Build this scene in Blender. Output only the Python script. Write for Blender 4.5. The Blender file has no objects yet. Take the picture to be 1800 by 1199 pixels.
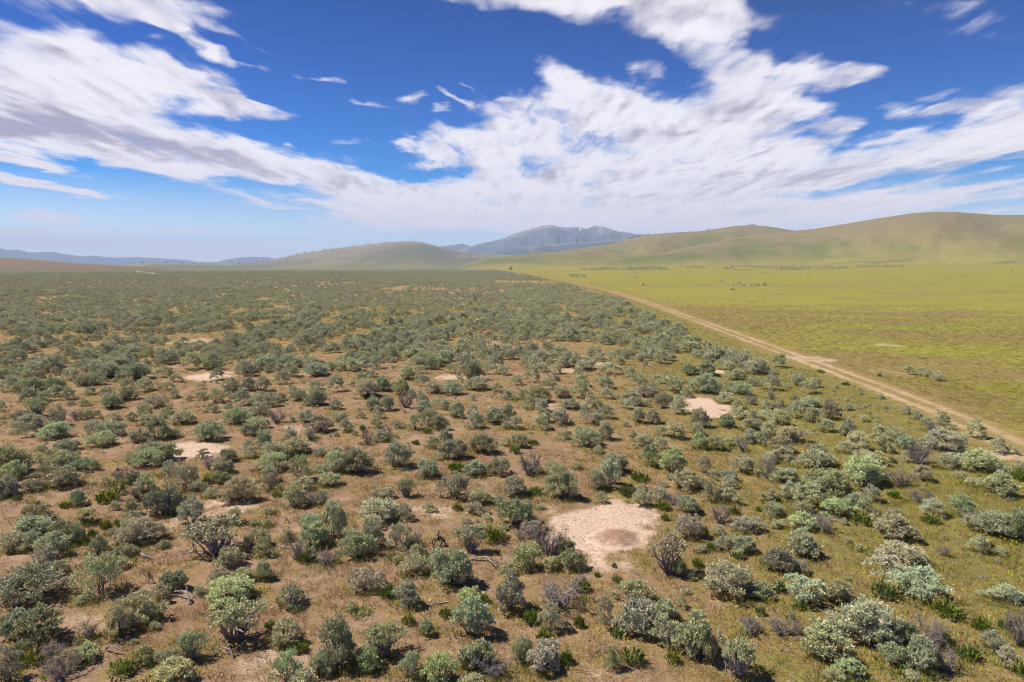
import bpy, math, random
import numpy as np
from mathutils import Vector

# ------------------------------------------------------------------ camera, sky, sun, exposure
scene = bpy.context.scene
COL = scene.collection
CAM_H, PITCH, FPX = 12.0, math.radians(6.42), 1200.0
SUN_EL, SUN_AZ = math.radians(54), math.radians(-80)      # azimuth measured clockwise from the heading (+Y)

cam_d = bpy.data.cameras.new("camera")
cam_d.lens = 24.0; cam_d.sensor_width = 36.0
cam_d.clip_start = 0.1; cam_d.clip_end = 200000.0
cam = bpy.data.objects.new("camera", cam_d); COL.objects.link(cam)
cam.location = (0, 0, CAM_H)
cam.rotation_euler = (math.pi / 2 - PITCH, 0, 0)
scene.camera = cam

sun_d = bpy.data.lights.new("sun", 'SUN')
sun_d.energy = 5.0; sun_d.angle = math.radians(0.53); sun_d.color = (1.0, 0.935, 0.83)
sun = bpy.data.objects.new("sun", sun_d); COL.objects.link(sun)
sdir = Vector((math.sin(SUN_AZ) * math.cos(SUN_EL), math.cos(SUN_AZ) * math.cos(SUN_EL), math.sin(SUN_EL)))
sun.rotation_euler = sdir.to_track_quat('Z', 'Y').to_euler()
sun.location = (-60, 20, 90)

vs = scene.view_settings
scene.display_settings.display_device = 'sRGB'
vs.view_transform = 'Standard'; vs.look = 'None'; vs.gamma = 1.0; vs.use_curve_mapping = False
vs.exposure = 0.62
scene.render.engine = 'CYCLES'
cy = scene.cycles
cy.use_denoising = True; cy.denoising_prefilter = 'ACCURATE'; cy.denoising_input_passes = 'RGB_ALBEDO_NORMAL'
cy.max_bounces = 6; cy.diffuse_bounces = 2; cy.glossy_bounces = 1; cy.transmission_bounces = 3
cy.volume_bounces = 1; cy.transparent_max_bounces = 4
cy.use_light_tree = False
cy.filter_width = 1.1

FWD = np.array([0, math.cos(PITCH), -math.sin(PITCH)]); UP = np.array([0, math.sin(PITCH), math.cos(PITCH)])

def ray(px, py):
    """direction of a photograph pixel (1800 x 1199) from the standing point"""
    u = (px - 900.0) / FPX; v = (599.5 - py) / FPX
    return FWD + UP * v + np.array([u, 0, 0])

def azel(px, py):
    d = ray(px, py)
    return math.atan2(d[0], d[1]), math.atan2(d[2], math.hypot(d[0], d[1]))

def ground_at(px, py):
    d = ray(px, py)
    t = CAM_H / -d[2]
    return d[0] * t, d[1] * t, t        # t is also the depth along the viewing axis

# ------------------------------------------------------------------ node helper
class NT:
    def __init__(self, tree, clear=True):
        self.t = tree; self.n = tree.nodes; self.l = tree.links
        if clear: self.n.clear()
    def node(self, kind, **kw):
        n = self.n.new(kind)
        for k, v in kw.items():
            setattr(n, k, v)
        return n
    def link(self, a, b): self.l.new(a, b)
    def put(self, sock, v):
        if hasattr(v, 'is_output') or isinstance(v, bpy.types.NodeSocket): self.l.new(v, sock)
        else: sock.default_value = v
    def math(self, op, a, b=0.0, c=0.0, clamp=False):
        n = self.node('ShaderNodeMath', operation=op, use_clamp=clamp)
        self.put(n.inputs[0], a); self.put(n.inputs[1], b); self.put(n.inputs[2], c)
        return n.outputs[0]
    def vmath(self, op, a, b=(0, 0, 0), s=None):
        n = self.node('ShaderNodeVectorMath', operation=op)
        self.put(n.inputs[0], a); self.put(n.inputs[1], b)
        if s is not None: self.put(n.inputs['Scale'], s)
        return n.outputs[0]
    def noise(self, vec, scale=5.0, detail=4.0, rough=0.5, dist=0.0, color=False, lac=2.0):
        n = self.node('ShaderNodeTexNoise')
        self.put(n.inputs['Vector'], vec); n.inputs['Scale'].default_value = scale
        n.inputs['Detail'].default_value = detail; n.inputs['Roughness'].default_value = rough
        n.inputs['Distortion'].default_value = dist; n.inputs['Lacunarity'].default_value = lac
        return n.outputs['Color'] if color else n.outputs['Fac']
    def ss(self, v, lo, hi, a=0.0, b=1.0):
        n = self.node('ShaderNodeMapRange', interpolation_type='SMOOTHSTEP')
        self.put(n.inputs['Value'], v); self.put(n.inputs['From Min'], lo); self.put(n.inputs['From Max'], hi)
        self.put(n.inputs['To Min'], a); self.put(n.inputs['To Max'], b)
        return n.outputs['Result']
    def lin(self, v, lo, hi, a=0.0, b=1.0):
        n = self.node('ShaderNodeMapRange')
        self.put(n.inputs['Value'], v); self.put(n.inputs['From Min'], lo); self.put(n.inputs['From Max'], hi)
        self.put(n.inputs['To Min'], a); self.put(n.inputs['To Max'], b)
        return n.outputs['Result']
    def mix(self, f, a, b, mode='MIX'):
        n = self.node('ShaderNodeMix', data_type='RGBA', blend_type=mode)
        self.put(n.inputs[0], f)
        for s, v in ((n.inputs[6], a), (n.inputs[7], b)):
            if isinstance(v, (tuple, list)): s.default_value = (*v[:3], 1.0)
            else: self.l.new(v, s)
        return n.outputs[2]
    def scale(self, vec, s, rot=0.0):
        n = self.node('ShaderNodeMapping')
        self.put(n.inputs['Vector'], vec); n.inputs['Scale'].default_value = s
        n.inputs['Rotation'].default_value = (0, 0, rot)
        return n.outputs[0]

# ------------------------------------------------------------------ sky with its clouds (direction based)
# centre x, centre y, half width, half height, slope (degrees, down to the right), weight
CLOUDS = [
 (60,105,260,85,8,1.3),(250,140,230,75,10,1.2),(385,178,130,30,9,.9),(100,195,300,70,6,1.1),(200,245,300,62,12,1.1),
 (20,235,190,62,4,1.0),(350,258,180,45,14,1.0),(430,285,210,48,10,.9),(570,308,200,46,11,.95),(650,325,150,36,10,.8),
 (250,292,190,26,8,.9),(740,352,230,36,4,.85),(600,365,250,22,6,.75),(860,345,150,48,0,.7),
 (60,292,140,12,8,1.0),(110,331,210,13,8,1.1),(40,270,40,9,6,.6),(20,318,90,8,8,.6),
 (130,8,160,26,4,.95),(240,14,190,32,7,.9),(115,52,130,30,14,.7),(345,15,80,18,10,.8),(290,42,60,14,8,.8),
 (440,118,110,16,10,.75),(405,62,75,10,18,.5),(262,66,46,14,10,.65),(490,96,60,7,15,.5),(560,145,52,12,4,.75),
 (285,112,90,20,24,.75),(370,88,80,18,26,.75),
 (90,382,85,17,0,1.2),(60,418,210,26,3,1.15),(210,429,330,20,2,1.0),(330,405,100,9,0,.75),(420,446,270,18,0,.8),(460,425,180,14,1,.6),(70,405,60,8,0,.4),
 (330,388,40,5,2,.45),(460,403,10,5,0,.4),
 (718,168,28,18,0,.85),(665,185,100,12,8,.38),(770,188,17,7,0,.6),(615,250,50,9,4,.75),(500,250,28,7,5,.6),
 (712,252,30,18,28,.9),(742,287,46,12,4,.6),(640,180,60,8,4,.35),(835,155,30,6,30,.4),(900,172,30,10,10,.5),
 (985,140,52,34,32,.9),(1045,168,110,40,22,.9),(1120,203,190,62,14,.95),(960,222,170,72,8,1.1),(830,238,110,32,6,.7),
 (795,178,40,12,30,.6),(850,262,140,50,4,1.0),(760,265,60,22,20,.8),(1200,232,210,70,8,.85),(1290,262,180,48,2,.75),(1330,150,200,75,24,.9),
 (1255,92,130,70,32,.85),(1400,112,150,40,14,.8),(1480,126,80,26,8,.7),(1150,25,290,52,8,1.0),(940,0,280,30,4,.9),
 (1270,22,110,40,20,.8),(1300,195,190,70,10,.8),(1160,135,80,24,20,.55),(1430,192,80,34,10,.6),
 (1050,305,330,62,2,1.0),(1250,300,330,50,0,.9),(1500,282,280,52,-5,.95),(1700,262,240,58,-10,1.0),(1810,212,150,74,-16,1.0),
 (1580,192,48,24,0,.6),(1645,192,80,24,-4,.65),(1750,182,100,38,-20,.7),(1585,232,50,12,0,.55),(1475,225,50,18,0,.45),
 (950,335,230,48,0,.9),(1350,322,230,32,0,.8),(1100,355,330,28,0,.75),(1400,362,330,20,0,.6),(1650,346,290,22,-2,.7),
 (800,382,290,28,0,.75),(1000,388,290,24,0,.65),(1200,392,180,18,0,.5),(1500,372,200,10,0,.4),
 (1100,398,760,44,0,.62),(260,436,520,24,0,.42),(1500,385,560,32,0,.58),(150,395,260,20,2,.34),(950,372,360,34,0,.6),(1300,345,420,34,0,.5),(1700,330,300,30,-3,.5),
 (1725,60,120,60,28,.40),(1770,25,90,50,28,.30),(1600,15,110,26,10,.25),(1430,250,40,12,0,.4),
]
# thin low streaks: same columns
STREAKS = [(90,383,110,15,0,1.0),(60,419,230,16,3,1.0),(210,431,360,13,2,1.0),(330,404,120,9,0,.7),(430,447,300,12,0,.75),(250,452,330,10,1,.6),(470,428,170,8,1,.6),
 (700,398,220,12,0,.7),(1100,400,700,20,0,.6),(1500,385,500,18,0,.6),(1250,372,400,12,0,.6),(640,432,120,7,0,.5),(1750,352,260,14,-3,.6)]
# grey undersides: same columns
UNDER = [(200,238,260,34,10,1.0),(20,222,170,34,2,1.0),(90,100,90,12,8,.35),(420,290,160,22,10,.5),(620,325,140,20,8,.45),
         (1000,310,220,26,2,.35),(1420,312,330,30,0,.55),(1700,290,200,30,-6,.5),(1250,30,170,36,10,.6),(1010,60,160,24,6,.5),
         (1180,240,140,30,8,.45),(1330,210,150,40,10,.4),(1120,350,300,18,0,.4),(1690,195,120,26,-8,.4),(1330,370,300,12,0,.4)]

def build_world():
    w = bpy.data.worlds.new("World"); scene.world = w; w.use_nodes = True
    T = NT(w.node_tree)
    out = T.node('ShaderNodeOutputWorld'); bg = T.node('ShaderNodeBackground')
    sky = T.node('ShaderNodeTexSky', sky_type='NISHITA', sun_disc=False)
    sky.sun_elevation = SUN_EL; sky.sun_rotation = SUN_AZ
    sky.altitude = 1800; sky.air_density = 0.9; sky.dust_density = 0.8; sky.ozone_density = 4.5
    hs = T.node('ShaderNodeHueSaturation'); hs.inputs['Saturation'].default_value = 2.3; hs.inputs['Value'].default_value = 0.80
    hs.inputs['Hue'].default_value = 0.503
    T.link(sky.outputs[0], hs.inputs['Color'])
    tc = T.node('ShaderNodeTexCoord'); D = tc.outputs['Generated']
    sp = T.node('ShaderNodeSeparateXYZ'); T.link(D, sp.inputs[0])
    x, y, z = sp.outputs
    az = T.math('ARCTAN2', x, y); el = T.math('ARCSINE', z)
    T.put(hs.inputs['Saturation'], T.ss(el, 0.01, 0.30, 0.85, 3.2)); T.put(hs.inputs['Value'], T.ss(el, 0.02, 0.36, 1.25, 0.70))
    zz = T.math('ADD', T.math('MAXIMUM', z, 0.0), 0.065)
    cp = T.node('ShaderNodeCombineXYZ'); T.put(cp.inputs[0], T.math('DIVIDE', x, zz)); T.put(cp.inputs[1], T.math('DIVIDE', y, zz))
    P = cp.outputs[0]
    ca = T.node('ShaderNodeCombineXYZ'); T.put(ca.inputs[0], az); T.put(ca.inputs[1], el)
    wn = T.noise(P, 2.3, 4, 0.55, color=True)
    wv = T.vmath('SUBTRACT', wn, (0.5, 0.5, 0.5))
    wsc = T.vmath('MULTIPLY', wv, (0.12, 0.05, 0.0))
    wsc = T.vmath('SCALE', wsc, s=T.ss(el, 0.0, 0.25, 0.25, 1.0))
    C = T.vmath('ADD', ca.outputs[0], wsc)
    def blobs(lst):
        acc = None
        for cx, cy_, rx, ry, rot, wgt in lst:
            a0, e0 = azel(cx, cy_)
            a1, _ = azel(cx + rx * .5, cy_); a2, _ = azel(cx - rx * .5, cy_)
            _, e1 = azel(cx, cy_ - ry * .5); _, e2 = azel(cx, cy_ + ry * .5)
            m = T.node('ShaderNodeMapping', vector_type='TEXTURE')
            T.link(C, m.inputs['Vector'])
            m.inputs['Location'].default_value = (a0, e0, 0)
            m.inputs['Rotation'].default_value = (0, 0, -math.radians(rot))
            m.inputs['Scale'].default_value = (abs(a1 - a2), abs(e1 - e2), 1)
            g = T.node('ShaderNodeTexGradient', gradient_type='SPHERICAL'); T.link(m.outputs[0], g.inputs[0])
            acc = T.math('MULTIPLY_ADD', g.outputs['Fac'], wgt, acc if acc is not None else 0.0)
        return acc
    S = blobs(CLOUDS); U = blobs(UNDER)
    Ps = T.scale(P, (1.0, 0.33, 1.0), math.radians(6))
    fb = T.noise(Ps, 3.4, 7, 0.555, 0.4)
    Ps2 = T.vmath('ADD', Ps, (-0.05, -0.02, 0.0))
    fb2 = T.noise(Ps2, 3.4, 7, 0.555, 0.4)
    fine = T.noise(T.scale(P, (1.6, 0.6, 1), 0.1), 8.0, 5, 0.55, 0.5)
    V = blobs(STREAKS)
    vn = T.node('ShaderNodeCombineXYZ'); T.put(vn.inputs[0], T.math('MULTIPLY', az, 5.0)); T.put(vn.inputs[1], T.math('MULTIPLY', el, 75.0))
    veil = T.math('MULTIPLY', T.ss(T.math('MULTIPLY_ADD', T.math('SUBTRACT', T.noise(vn.outputs[0], 1.0, 5, .6, .6), 0.5), 1.5, V), 0.18, 0.85), T.math('MULTIPLY', T.ss(V, 0.02, 0.3), 0.95))
    S = T.math('MINIMUM', S, 1.14)
    cov = T.math('MULTIPLY_ADD', S, 1.0, T.math('MULTIPLY', T.math('SUBTRACT', fb, 0.5), 2.6))
    cov = T.math('ADD', cov, T.math('MULTIPLY', T.math('SUBTRACT', fine, 0.5), 0.72))
    gate = T.ss(S, 0.02, 0.2)
    mask = T.math('MULTIPLY', T.ss(cov, 0.10, 0.92), gate)
    relief = T.math('MULTIPLY', T.math('SUBTRACT', fb2, fb), 3.0)
    shade = T.math('ADD', T.math('MULTIPLY', U, 0.95), T.math('MULTIPLY', relief, -0.9))
    shade = T.math('ADD', shade, T.math('MULTIPLY', T.math('SUBTRACT', T.noise(Ps, 4.5, 5, .55), 0.5), 1.15))
    shade = T.ss(T.math('ADD', shade, 0.10), 0.0, 0.95, 0.0, 1.0)
    col = T.mix(shade, (8.9, 8.6, 9.2), (3.9, 3.65, 4.9))
    low = T.ss(el, 0.02, 0.16)
    col = T.mix(low, (7.9, 7.25, 7.9), col)
    thick = T.math('MAXIMUM', T.math('MULTIPLY', mask, T.ss(cov, 0.15, 1.2, 0.72, 1.0)), veil)
    blue = T.mix(T.ss(el, 0.04, 0.30), hs.outputs[0], T.mix(1.0, hs.outputs[0], (0.40, 0.84, 1.24), 'MULTIPLY'))
    fin = T.mix(thick, blue, col)
    T.link(fin, bg.inputs['Color']); bg.inputs['Strength'].default_value = 0.07
    T.link(bg.outputs[0], out.inputs['Surface'])
build_world()

# ------------------------------------------------------------------ numpy helpers
def _hash(ix, iy, seed):
    n = (ix.astype(np.int64) * 374761393 + iy.astype(np.int64) * 668265263 + seed * 974711) & 0xFFFFFFFF
    n = ((n ^ (n >> 13)) * 1274126177) & 0xFFFFFFFF
    n = (n ^ (n >> 16)) & 0xFFFFFFFF
    return n / 4294967295.0

def vnoise(x, y, seed=0):
    x = np.asarray(x, float); y = np.asarray(y, float)
    ix = np.floor(x); iy = np.floor(y); fx = x - ix; fy = y - iy
    fx = fx * fx * (3 - 2 * fx); fy = fy * fy * (3 - 2 * fy)
    a = _hash(ix, iy, seed); b = _hash(ix + 1, iy, seed); c = _hash(ix, iy + 1, seed); d = _hash(ix + 1, iy + 1, seed)
    return (a * (1 - fx) + b * fx) * (1 - fy) + (c * (1 - fx) + d * fx) * fy

def fbm(x, y, oct_=4, seed=0, gain=0.5):
    s = 0; a = 1; t = 0
    for o in range(oct_):
        s = s + a * vnoise(np.asarray(x) * 2 ** o, np.asarray(y) * 2 ** o, seed + o * 17); t += a; a *= gain
    return s / t

def sstep(a, b, v):
    t = np.clip((np.asarray(v, float) - a) / (b - a), 0, 1)
    return t * t * (3 - 2 * t)

def mesh(name, verts, quads=None, tris=None, mats=(), attrs=None, smooth=False):
    me = bpy.data.meshes.new(name)
    verts = np.asarray(verts, np.float32).reshape(-1, 3)
    nq = 0 if quads is None else len(quads); nt = 0 if tris is None else len(tris)
    me.vertices.add(len(verts)); me.vertices.foreach_set('co', verts.ravel())
    if nq + nt:
        idx = []
        if nq: idx.append(np.asarray(quads, np.int32).ravel())
        if nt: idx.append(np.asarray(tris, np.int32).ravel())
        idx = np.concatenate(idx)
        me.loops.add(len(idx)); me.loops.foreach_set('vertex_index', idx)
        st = np.concatenate([np.arange(nq) * 4, nq * 4 + np.arange(nt) * 3]).astype(np.int32)
        me.polygons.add(nq + nt); me.polygons.foreach_set('loop_start', st)
        if smooth: me.polygons.foreach_set('use_smooth', np.ones(nq + nt, bool))
    for k, v in (attrs or {}).items():
        v = np.asarray(v, np.float32)
        if v.ndim == 2:
            a = me.attributes.new(k, 'FLOAT_VECTOR', 'POINT'); a.data.foreach_set('vector', v.ravel())
        else:
            a = me.attributes.new(k, 'FLOAT', 'POINT'); a.data.foreach_set('value', v)
    for m in mats: me.materials.append(m)
    me.update(); me.validate()
    return me

def link(name, data, parent=None, loc=None):
    o = bpy.data.objects.new(name, data); COL.objects.link(o)
    if parent is not None: o.parent = parent
    if loc is not None: o.location = loc
    return o

def tag(o, label, cat, group=None):
    o['label'] = label; o['category'] = cat
    if group: o['group'] = group
    return o

class Geo:
    """collects leaf blades and tapered tubes"""
    def __init__(self): self.v = []; self.q = []; self.n = 0
    def add(self, v, q):
        v = np.asarray(v, float).reshape(-1, 3)
        self.v.append(v); self.q.append(np.asarray(q, int).reshape(-1, 4) + self.n); self.n += len(v)
    def blades(self, base, d, length, width, rng, roll=None):
        """one diamond per row: base (n,3), direction (n,3)"""
        n = len(base)
        d = d / np.linalg.norm(d, axis=1, keepdims=True)
        r = rng.normal(size=(n, 3)) if roll is None else roll + rng.normal(size=(n, 3)) * .38; s = np.cross(d, r); s /= np.linalg.norm(s, axis=1, keepdims=True) + 1e-9
        L = np.broadcast_to(length, (n,))[:, None]; W = np.broadcast_to(width, (n,))[:, None]
        nn = np.cross(d, s)
        v = np.stack([base, base + d * L * .55 + s * W * .5 + nn * W * .15, base + d * L, base + d * L * .55 - s * W * .5 + nn * W * .15], 1)
        self.add(v, np.arange(n * 4).reshape(n, 4))
    def tube(self, pts, rad, ns=5):
        pts = np.asarray(pts, float); rad = np.asarray(rad, float); m = len(pts)
        t = np.gradient(pts, axis=0); t /= np.linalg.norm(t, axis=1, keepdims=True) + 1e-9
        ref = np.array([0.31, 0.83, 0.46])
        a = np.cross(t, ref); a /= np.linalg.norm(a, axis=1, keepdims=True) + 1e-9
        b = np.cross(t, a)
        ang = np.arange(ns) / ns * 2 * math.pi
        ring = pts[:, None] + rad[:, None, None] * (a[:, None] * np.cos(ang)[None, :, None] + b[:, None] * np.sin(ang)[None, :, None])
        q = []
        for i in range(m - 1):
            for j in range(ns):
                k = (j + 1) % ns
                q.append((i * ns + j, i * ns + k, (i + 1) * ns + k, (i + 1) * ns + j))
        self.add(ring, q)
    def mesh(self, name, mat, **kw):
        return mesh(name, np.concatenate(self.v), np.concatenate(self.q), mats=[mat], **kw)

def curve(p0, p1, rng, bend=0.2, n=5, lift=0.0):
    p0 = np.asarray(p0, float); p1 = np.asarray(p1, float); L = np.linalg.norm(p1 - p0)
    t = np.linspace(0, 1, n)[:, None]
    off = rng.normal(size=3) * bend * L * 0.5; off2 = rng.normal(size=3) * bend * L * 0.25
    p = p0 + (p1 - p0) * t + off * (t * (1 - t) * 2) + off2 * np.sin(t * math.pi * 2)
    p[:, 2] += lift * L * (t[:, 0] * (1 - t[:, 0]))
    return p

# ------------------------------------------------------------------ terrain shape
ROADPX = [(2300,1030),(2050,912),(1900,840),(1800,792),(1700,744),(1600,702),(1500,664),(1400,628),(1330,602),(1250,573),(1190,551),(1140,533),(1090,517),(1040,505),(990,495.5),(955,489),(925,484)]
ROAD = np.array([ground_at(*p)[:2] for p in ROADPX])
def resample(poly, step):
    # smooth polyline
    for _ in range(2):
        q = [poly[0]]
        for a, b in zip(poly[:-1], poly[1:]): q += [a * .75 + b * .25, a * .25 + b * .75]
        q.append(poly[-1]); poly = np.array(q)
    return poly
ROADS = resample(ROAD, 1)

def road_sd(x, y):
    """signed distance to the track, positive on the meadow side"""
    x = np.asarray(x, float).ravel(); y = np.asarray(y, float).ravel()
    best = np.full(x.shape, 1e9); sg = np.ones(x.shape)
    ext = np.vstack([ROADS, ROADS[-1] + (ROADS[-1] - ROADS[-5]) * 20])
    for a, b in zip(ext[:-1], ext[1:]):
        d = b - a; L2 = d @ d
        t = np.clip(((x - a[0]) * d[0] + (y - a[1]) * d[1]) / L2, 0, 1)
        ex = x - a[0] - t * d[0]; ey = y - a[1] - t * d[1]
        dist = np.hypot(ex, ey)
        side = d[0] * ey - d[1] * ex
        m = dist < best
        best = np.where(m, dist, best); sg = np.where(m, np.where(side < 0, 1.0, -1.0), sg)
    return best * sg

RISE_AZ = [azel(p, 465)[0] for p in (-200, 830, 930, 1050, 1200, 1500, 1800, 2300)]
RISE_Z = [0, 0, 4.0, 8.0, 10.5, 12.2, 13.5, 14.0]
def ground_z(x, y, relief=True, sd=None):
    x = np.asarray(x, float); y = np.asarray(y, float)
    r = np.hypot(x, y); az = np.arctan2(x, y)
    z = np.interp(az, RISE_AZ, RISE_Z) * sstep(350, 1500, r) * np.where(np.abs(az) < 1.3, 1, 0)
    if relief:
        k = 1 - sstep(60, 220, r)
        rel = (fbm(x / 3.1, y / 3.1, 3, 5) - .5) * 0.22 + (fbm(x / 0.8, y / 0.8, 2, 9) - .5) * 0.07
        if sd is not None: rel = rel * (0.1 + 0.9 * sstep(2.0, 6.0, np.abs(sd)))
        z = z + k * rel
    return z

# pale bare soil: centre x, y, half width, half height in the photograph, strength
BARE = [(1062,934,118,58,1.0),(318,794,80,15,.95),(370,661,46,8,1.0),(1242,716,40,20,.95),(395,893,55,18,.5),(300,745,40,10,.25),(480,1175,110,40,.42),
        (765,903,60,16,.45),(793,664,30,6,.7),(795,690,14,5,.8),(1058,641,28,5,.6),(1000,652,26,6,.5),(1430,632,45,6,.55),(540,660,30,5,.3),(960,715,30,9,.45),
        (150,1095,60,18,.4),(560,930,60,14,.32),(1265,654,14,4,.7),(1730,800,75,12,.75),(1560,607,26,4,.5),(1555,655,40,8,.3),(330,910,70,22,.35),(340,600,50,5,.5),
        (230,545,60,4,.25),(90,690,70,10,.2),(860,603,24,4,.5),(520,752,30,9,.45),(1620,805,40,10,.3),(1500,760,60,12,.25),(560,1150,70,40,.3),(150,770,60,14,.25),(1090,1190,90,20,.3)]
def bare_mask(x, y):
    x = np.asarray(x, float); y = np.asarray(y, float); m = np.zeros(x.shape)
    for px, py, rx, ry, s in BARE:
        cx, cyy, t = ground_at(px, py)
        ax = rx * t / FPX; y1 = ground_at(px, py - ry)[1]; y0 = ground_at(px, py + ry)[1]; ay = (y1 - y0) / 2; cyy = (y0 + y1) / 2
        d = np.sqrt(((x - cx) / ax) ** 2 + ((y - cyy) / ay) ** 2)
        d = d + (fbm(x / (ax * .45), y / (ax * .45), 4, 3) - .5) * 1.15
        m = np.maximum(m, s * (1 - sstep(0.55, 1.28, d)))
    return m

# ------------------------------------------------------------------ materials
def new_mat(name):
    m = bpy.data.materials.new(name); m.use_nodes = True
    return m, NT(m.node_tree)

def finish(T, color, rough=0.85, trans=0.0, bump=None, bump_s=0.3, bump_d=0.05, spec=0.2):
    out = T.node('ShaderNodeOutputMaterial'); b = T.node('ShaderNodeBsdfPrincipled')
    T.put(b.inputs['Base Color'], color if not isinstance(color, tuple) else (*color, 1.0))
    b.inputs['Roughness'].default_value = rough; b.inputs['Specular IOR Level'].default_value = spec
    if bump is not None:
        bn = T.node('ShaderNodeBump'); bn.inputs['Strength'].default_value = bump_s; bn.inputs['Distance'].default_value = bump_d
        T.link(bump, bn.inputs['Height']); T.link(bn.outputs[0], b.inputs['Normal'])
    if trans > 0:
        tr = T.node('ShaderNodeBsdfTranslucent'); T.put(tr.inputs['Color'], color if not isinstance(color, tuple) else (*color, 1.0))
        mx = T.node('ShaderNodeMixShader'); mx.inputs[0].default_value = trans
        T.link(b.outputs[0], mx.inputs[1]); T.link(tr.outputs[0], mx.inputs[2]); T.link(mx.outputs[0], out.inputs['Surface'])
    else:
        T.link(b.outputs[0], out.inputs['Surface'])

def ground_group():
    g = bpy.data.node_groups.new("ground_colour", 'ShaderNodeTree')
    g.interface.new_socket("Color", in_out='OUTPUT', socket_type='NodeSocketColor')
    g.interface.new_socket("Height", in_out='OUTPUT', socket_type='NodeSocketFloat')
    T = NT(g)
    out = T.node('NodeGroupOutput')
    pos = T.node('ShaderNodeNewGeometry').outputs['Position']
    def attr(n):
        a = T.node('ShaderNodeAttribute'); a.attribute_name = n; return a.outputs['Fac']
    meadow, bare, green = attr('meadow'), attr('bare'), attr('green')
    n1 = T.noise(pos, 0.16, 6, 0.6); n2 = T.noise(pos, 1.3, 6, 0.62, 0.4); n3 = T.noise(pos, 11.0, 4, 0.6); n4 = T.noise(pos, 0.045, 4, 0.55, 0.5)
    n5 = T.noise(pos, 0.42, 5, 0.6, 0.3)
    # brown earth, red cheatgrass, straw and olive grass
    earth = T.mix(T.ss(n2, 0.35, 0.68), (0.245, 0.150, 0.102), (0.400, 0.260, 0.180))
    red = T.mix(n3, (0.165, 0.075, 0.042), (0.270, 0.140, 0.068))
    soil = T.mix(T.ss(T.math('ADD', n1, T.math('MULTIPLY', n2, .35)), 0.64, 0.86, 0.0, 0.75), earth, red)
    straw = T.mix(T.ss(n3, .3, .7), (0.175, 0.115, 0.045), (0.335, 0.235, 0.095))
    olive = T.mix(T.ss(n3, .3, .7), (0.125, 0.110, 0.032), (0.265, 0.225, 0.062))
    gfac = T.math('ADD', T.math('MULTIPLY', green, 0.55), T.math('MULTIPLY', T.math('SUBTRACT', n5, .5), 1.5))
    soil = T.mix(T.ss(gfac, -0.12, 0.38, 0.0, 0.8), soil, straw)
    soil = T.mix(T.ss(T.math('ADD', gfac, T.math('MULTIPLY', T.math('SUBTRACT', n1, .5), 1.2)), 0.22, 0.70, 0.0, 0.85), soil, olive)
    # meadow: yellow green flowering grass with brown bands
    st = T.scale(pos, (0.5, 1.0, 1.0), math.radians(-25))
    m1 = T.noise(st, 0.055, 6, 0.62, 0.6); m2 = T.noise(pos, 0.9, 6, 0.65); m3 = T.noise(st, 0.011, 4, 0.55, 0.4)
    yel = T.mix(T.ss(m2, .32, .68), (0.188, 0.174, 0.028), (0.308, 0.286, 0.046))
    brn = T.mix(T.ss(m2, .32, .68), (0.165, 0.118, 0.044), (0.272, 0.200, 0.075))
    far = attr('far')
    yel = T.mix(far, yel, (0.228, 0.209, 0.036))
    mf = T.math('ADD', T.math('MULTIPLY', m1, .9), T.math('ADD', T.math('MULTIPLY', m3, .5), T.math('MULTIPLY', far, 0.07)))
    mead = T.mix(T.ss(mf, 0.58, 0.80), brn, yel)
    mead = T.mix(T.math('MULTIPLY', attr('verge'), T.ss(n5, .38, .58)), mead, brn)
    mead = T.mix(T.ss(T.noise(pos, 0.35, 4, .6), .62, .74, 0, .5), mead, (0.10, 0.135, 0.03))
    c = T.mix(T.ss(T.math('ADD', meadow, T.math('MULTIPLY', T.math('SUBTRACT', n5, .5), .5)), .3, .7), soil, mead)
    c = T.mix(attr('plain'), c, T.mix(T.noise(pos, 0.05, 5, .65), (0.095, 0.102, 0.052), (0.160, 0.160, 0.085)))
    # pale trampled soil
    b = T.math('ADD', bare, T.math('MULTIPLY', T.math('SUBTRACT', n2, .5), 1.5))
    pale = T.mix(T.ss(n3, .3, .68), (0.390, 0.262, 0.182), (0.670, 0.505, 0.378))
    c = T.mix(T.math('MULTIPLY', T.ss(b, .16, .85), T.ss(bare, 0.02, 0.25)), c, pale)
    # dark crumbs, litter and small stones
    vo = T.node('ShaderNodeTexVoronoi'); T.link(pos, vo.inputs['Vector']); vo.inputs['Scale'].default_value = 3.6
    vo.inputs['Randomness'].default_value = 1.0
    spk = T.ss(vo.outputs['Distance'], 0.10, 0.19, 1.0, 0.0)
    vc = T.node('ShaderNodeSeparateColor'); T.link(vo.outputs['Color'], vc.inputs[0])
    c = T.mix(T.math('MULTIPLY', spk, T.ss(vc.outputs[0], .55, .6)), c, T.mix(vc.outputs[1], (0.10, 0.06, 0.04), (0.42, 0.34, 0.26)))
    c = T.mix(T.ss(T.noise(pos, 5.5, 5, .7), .30, .48, 0.55, 0.0), c, (0.105, 0.060, 0.036))
    T.link(c, out.inputs['Color'])
    h = T.math('ADD', T.math('MULTIPLY', n2, .5), T.math('ADD', T.math('MULTIPLY', n3, .35), T.noise(pos, 32.0, 3, .6)))
    T.link(h, out.inputs['Height'])
    return g
GROUND = ground_group()

def ground_mat():
    m, T = new_mat("earth_and_dry_grass")
    g = T.node('ShaderNodeGroup'); g.node_tree = GROUND
    finish(T, g.outputs['Color'], 0.95, bump=g.outputs['Height'], bump_s=0.75, bump_d=0.07, spec=0.1)
    return m

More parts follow.
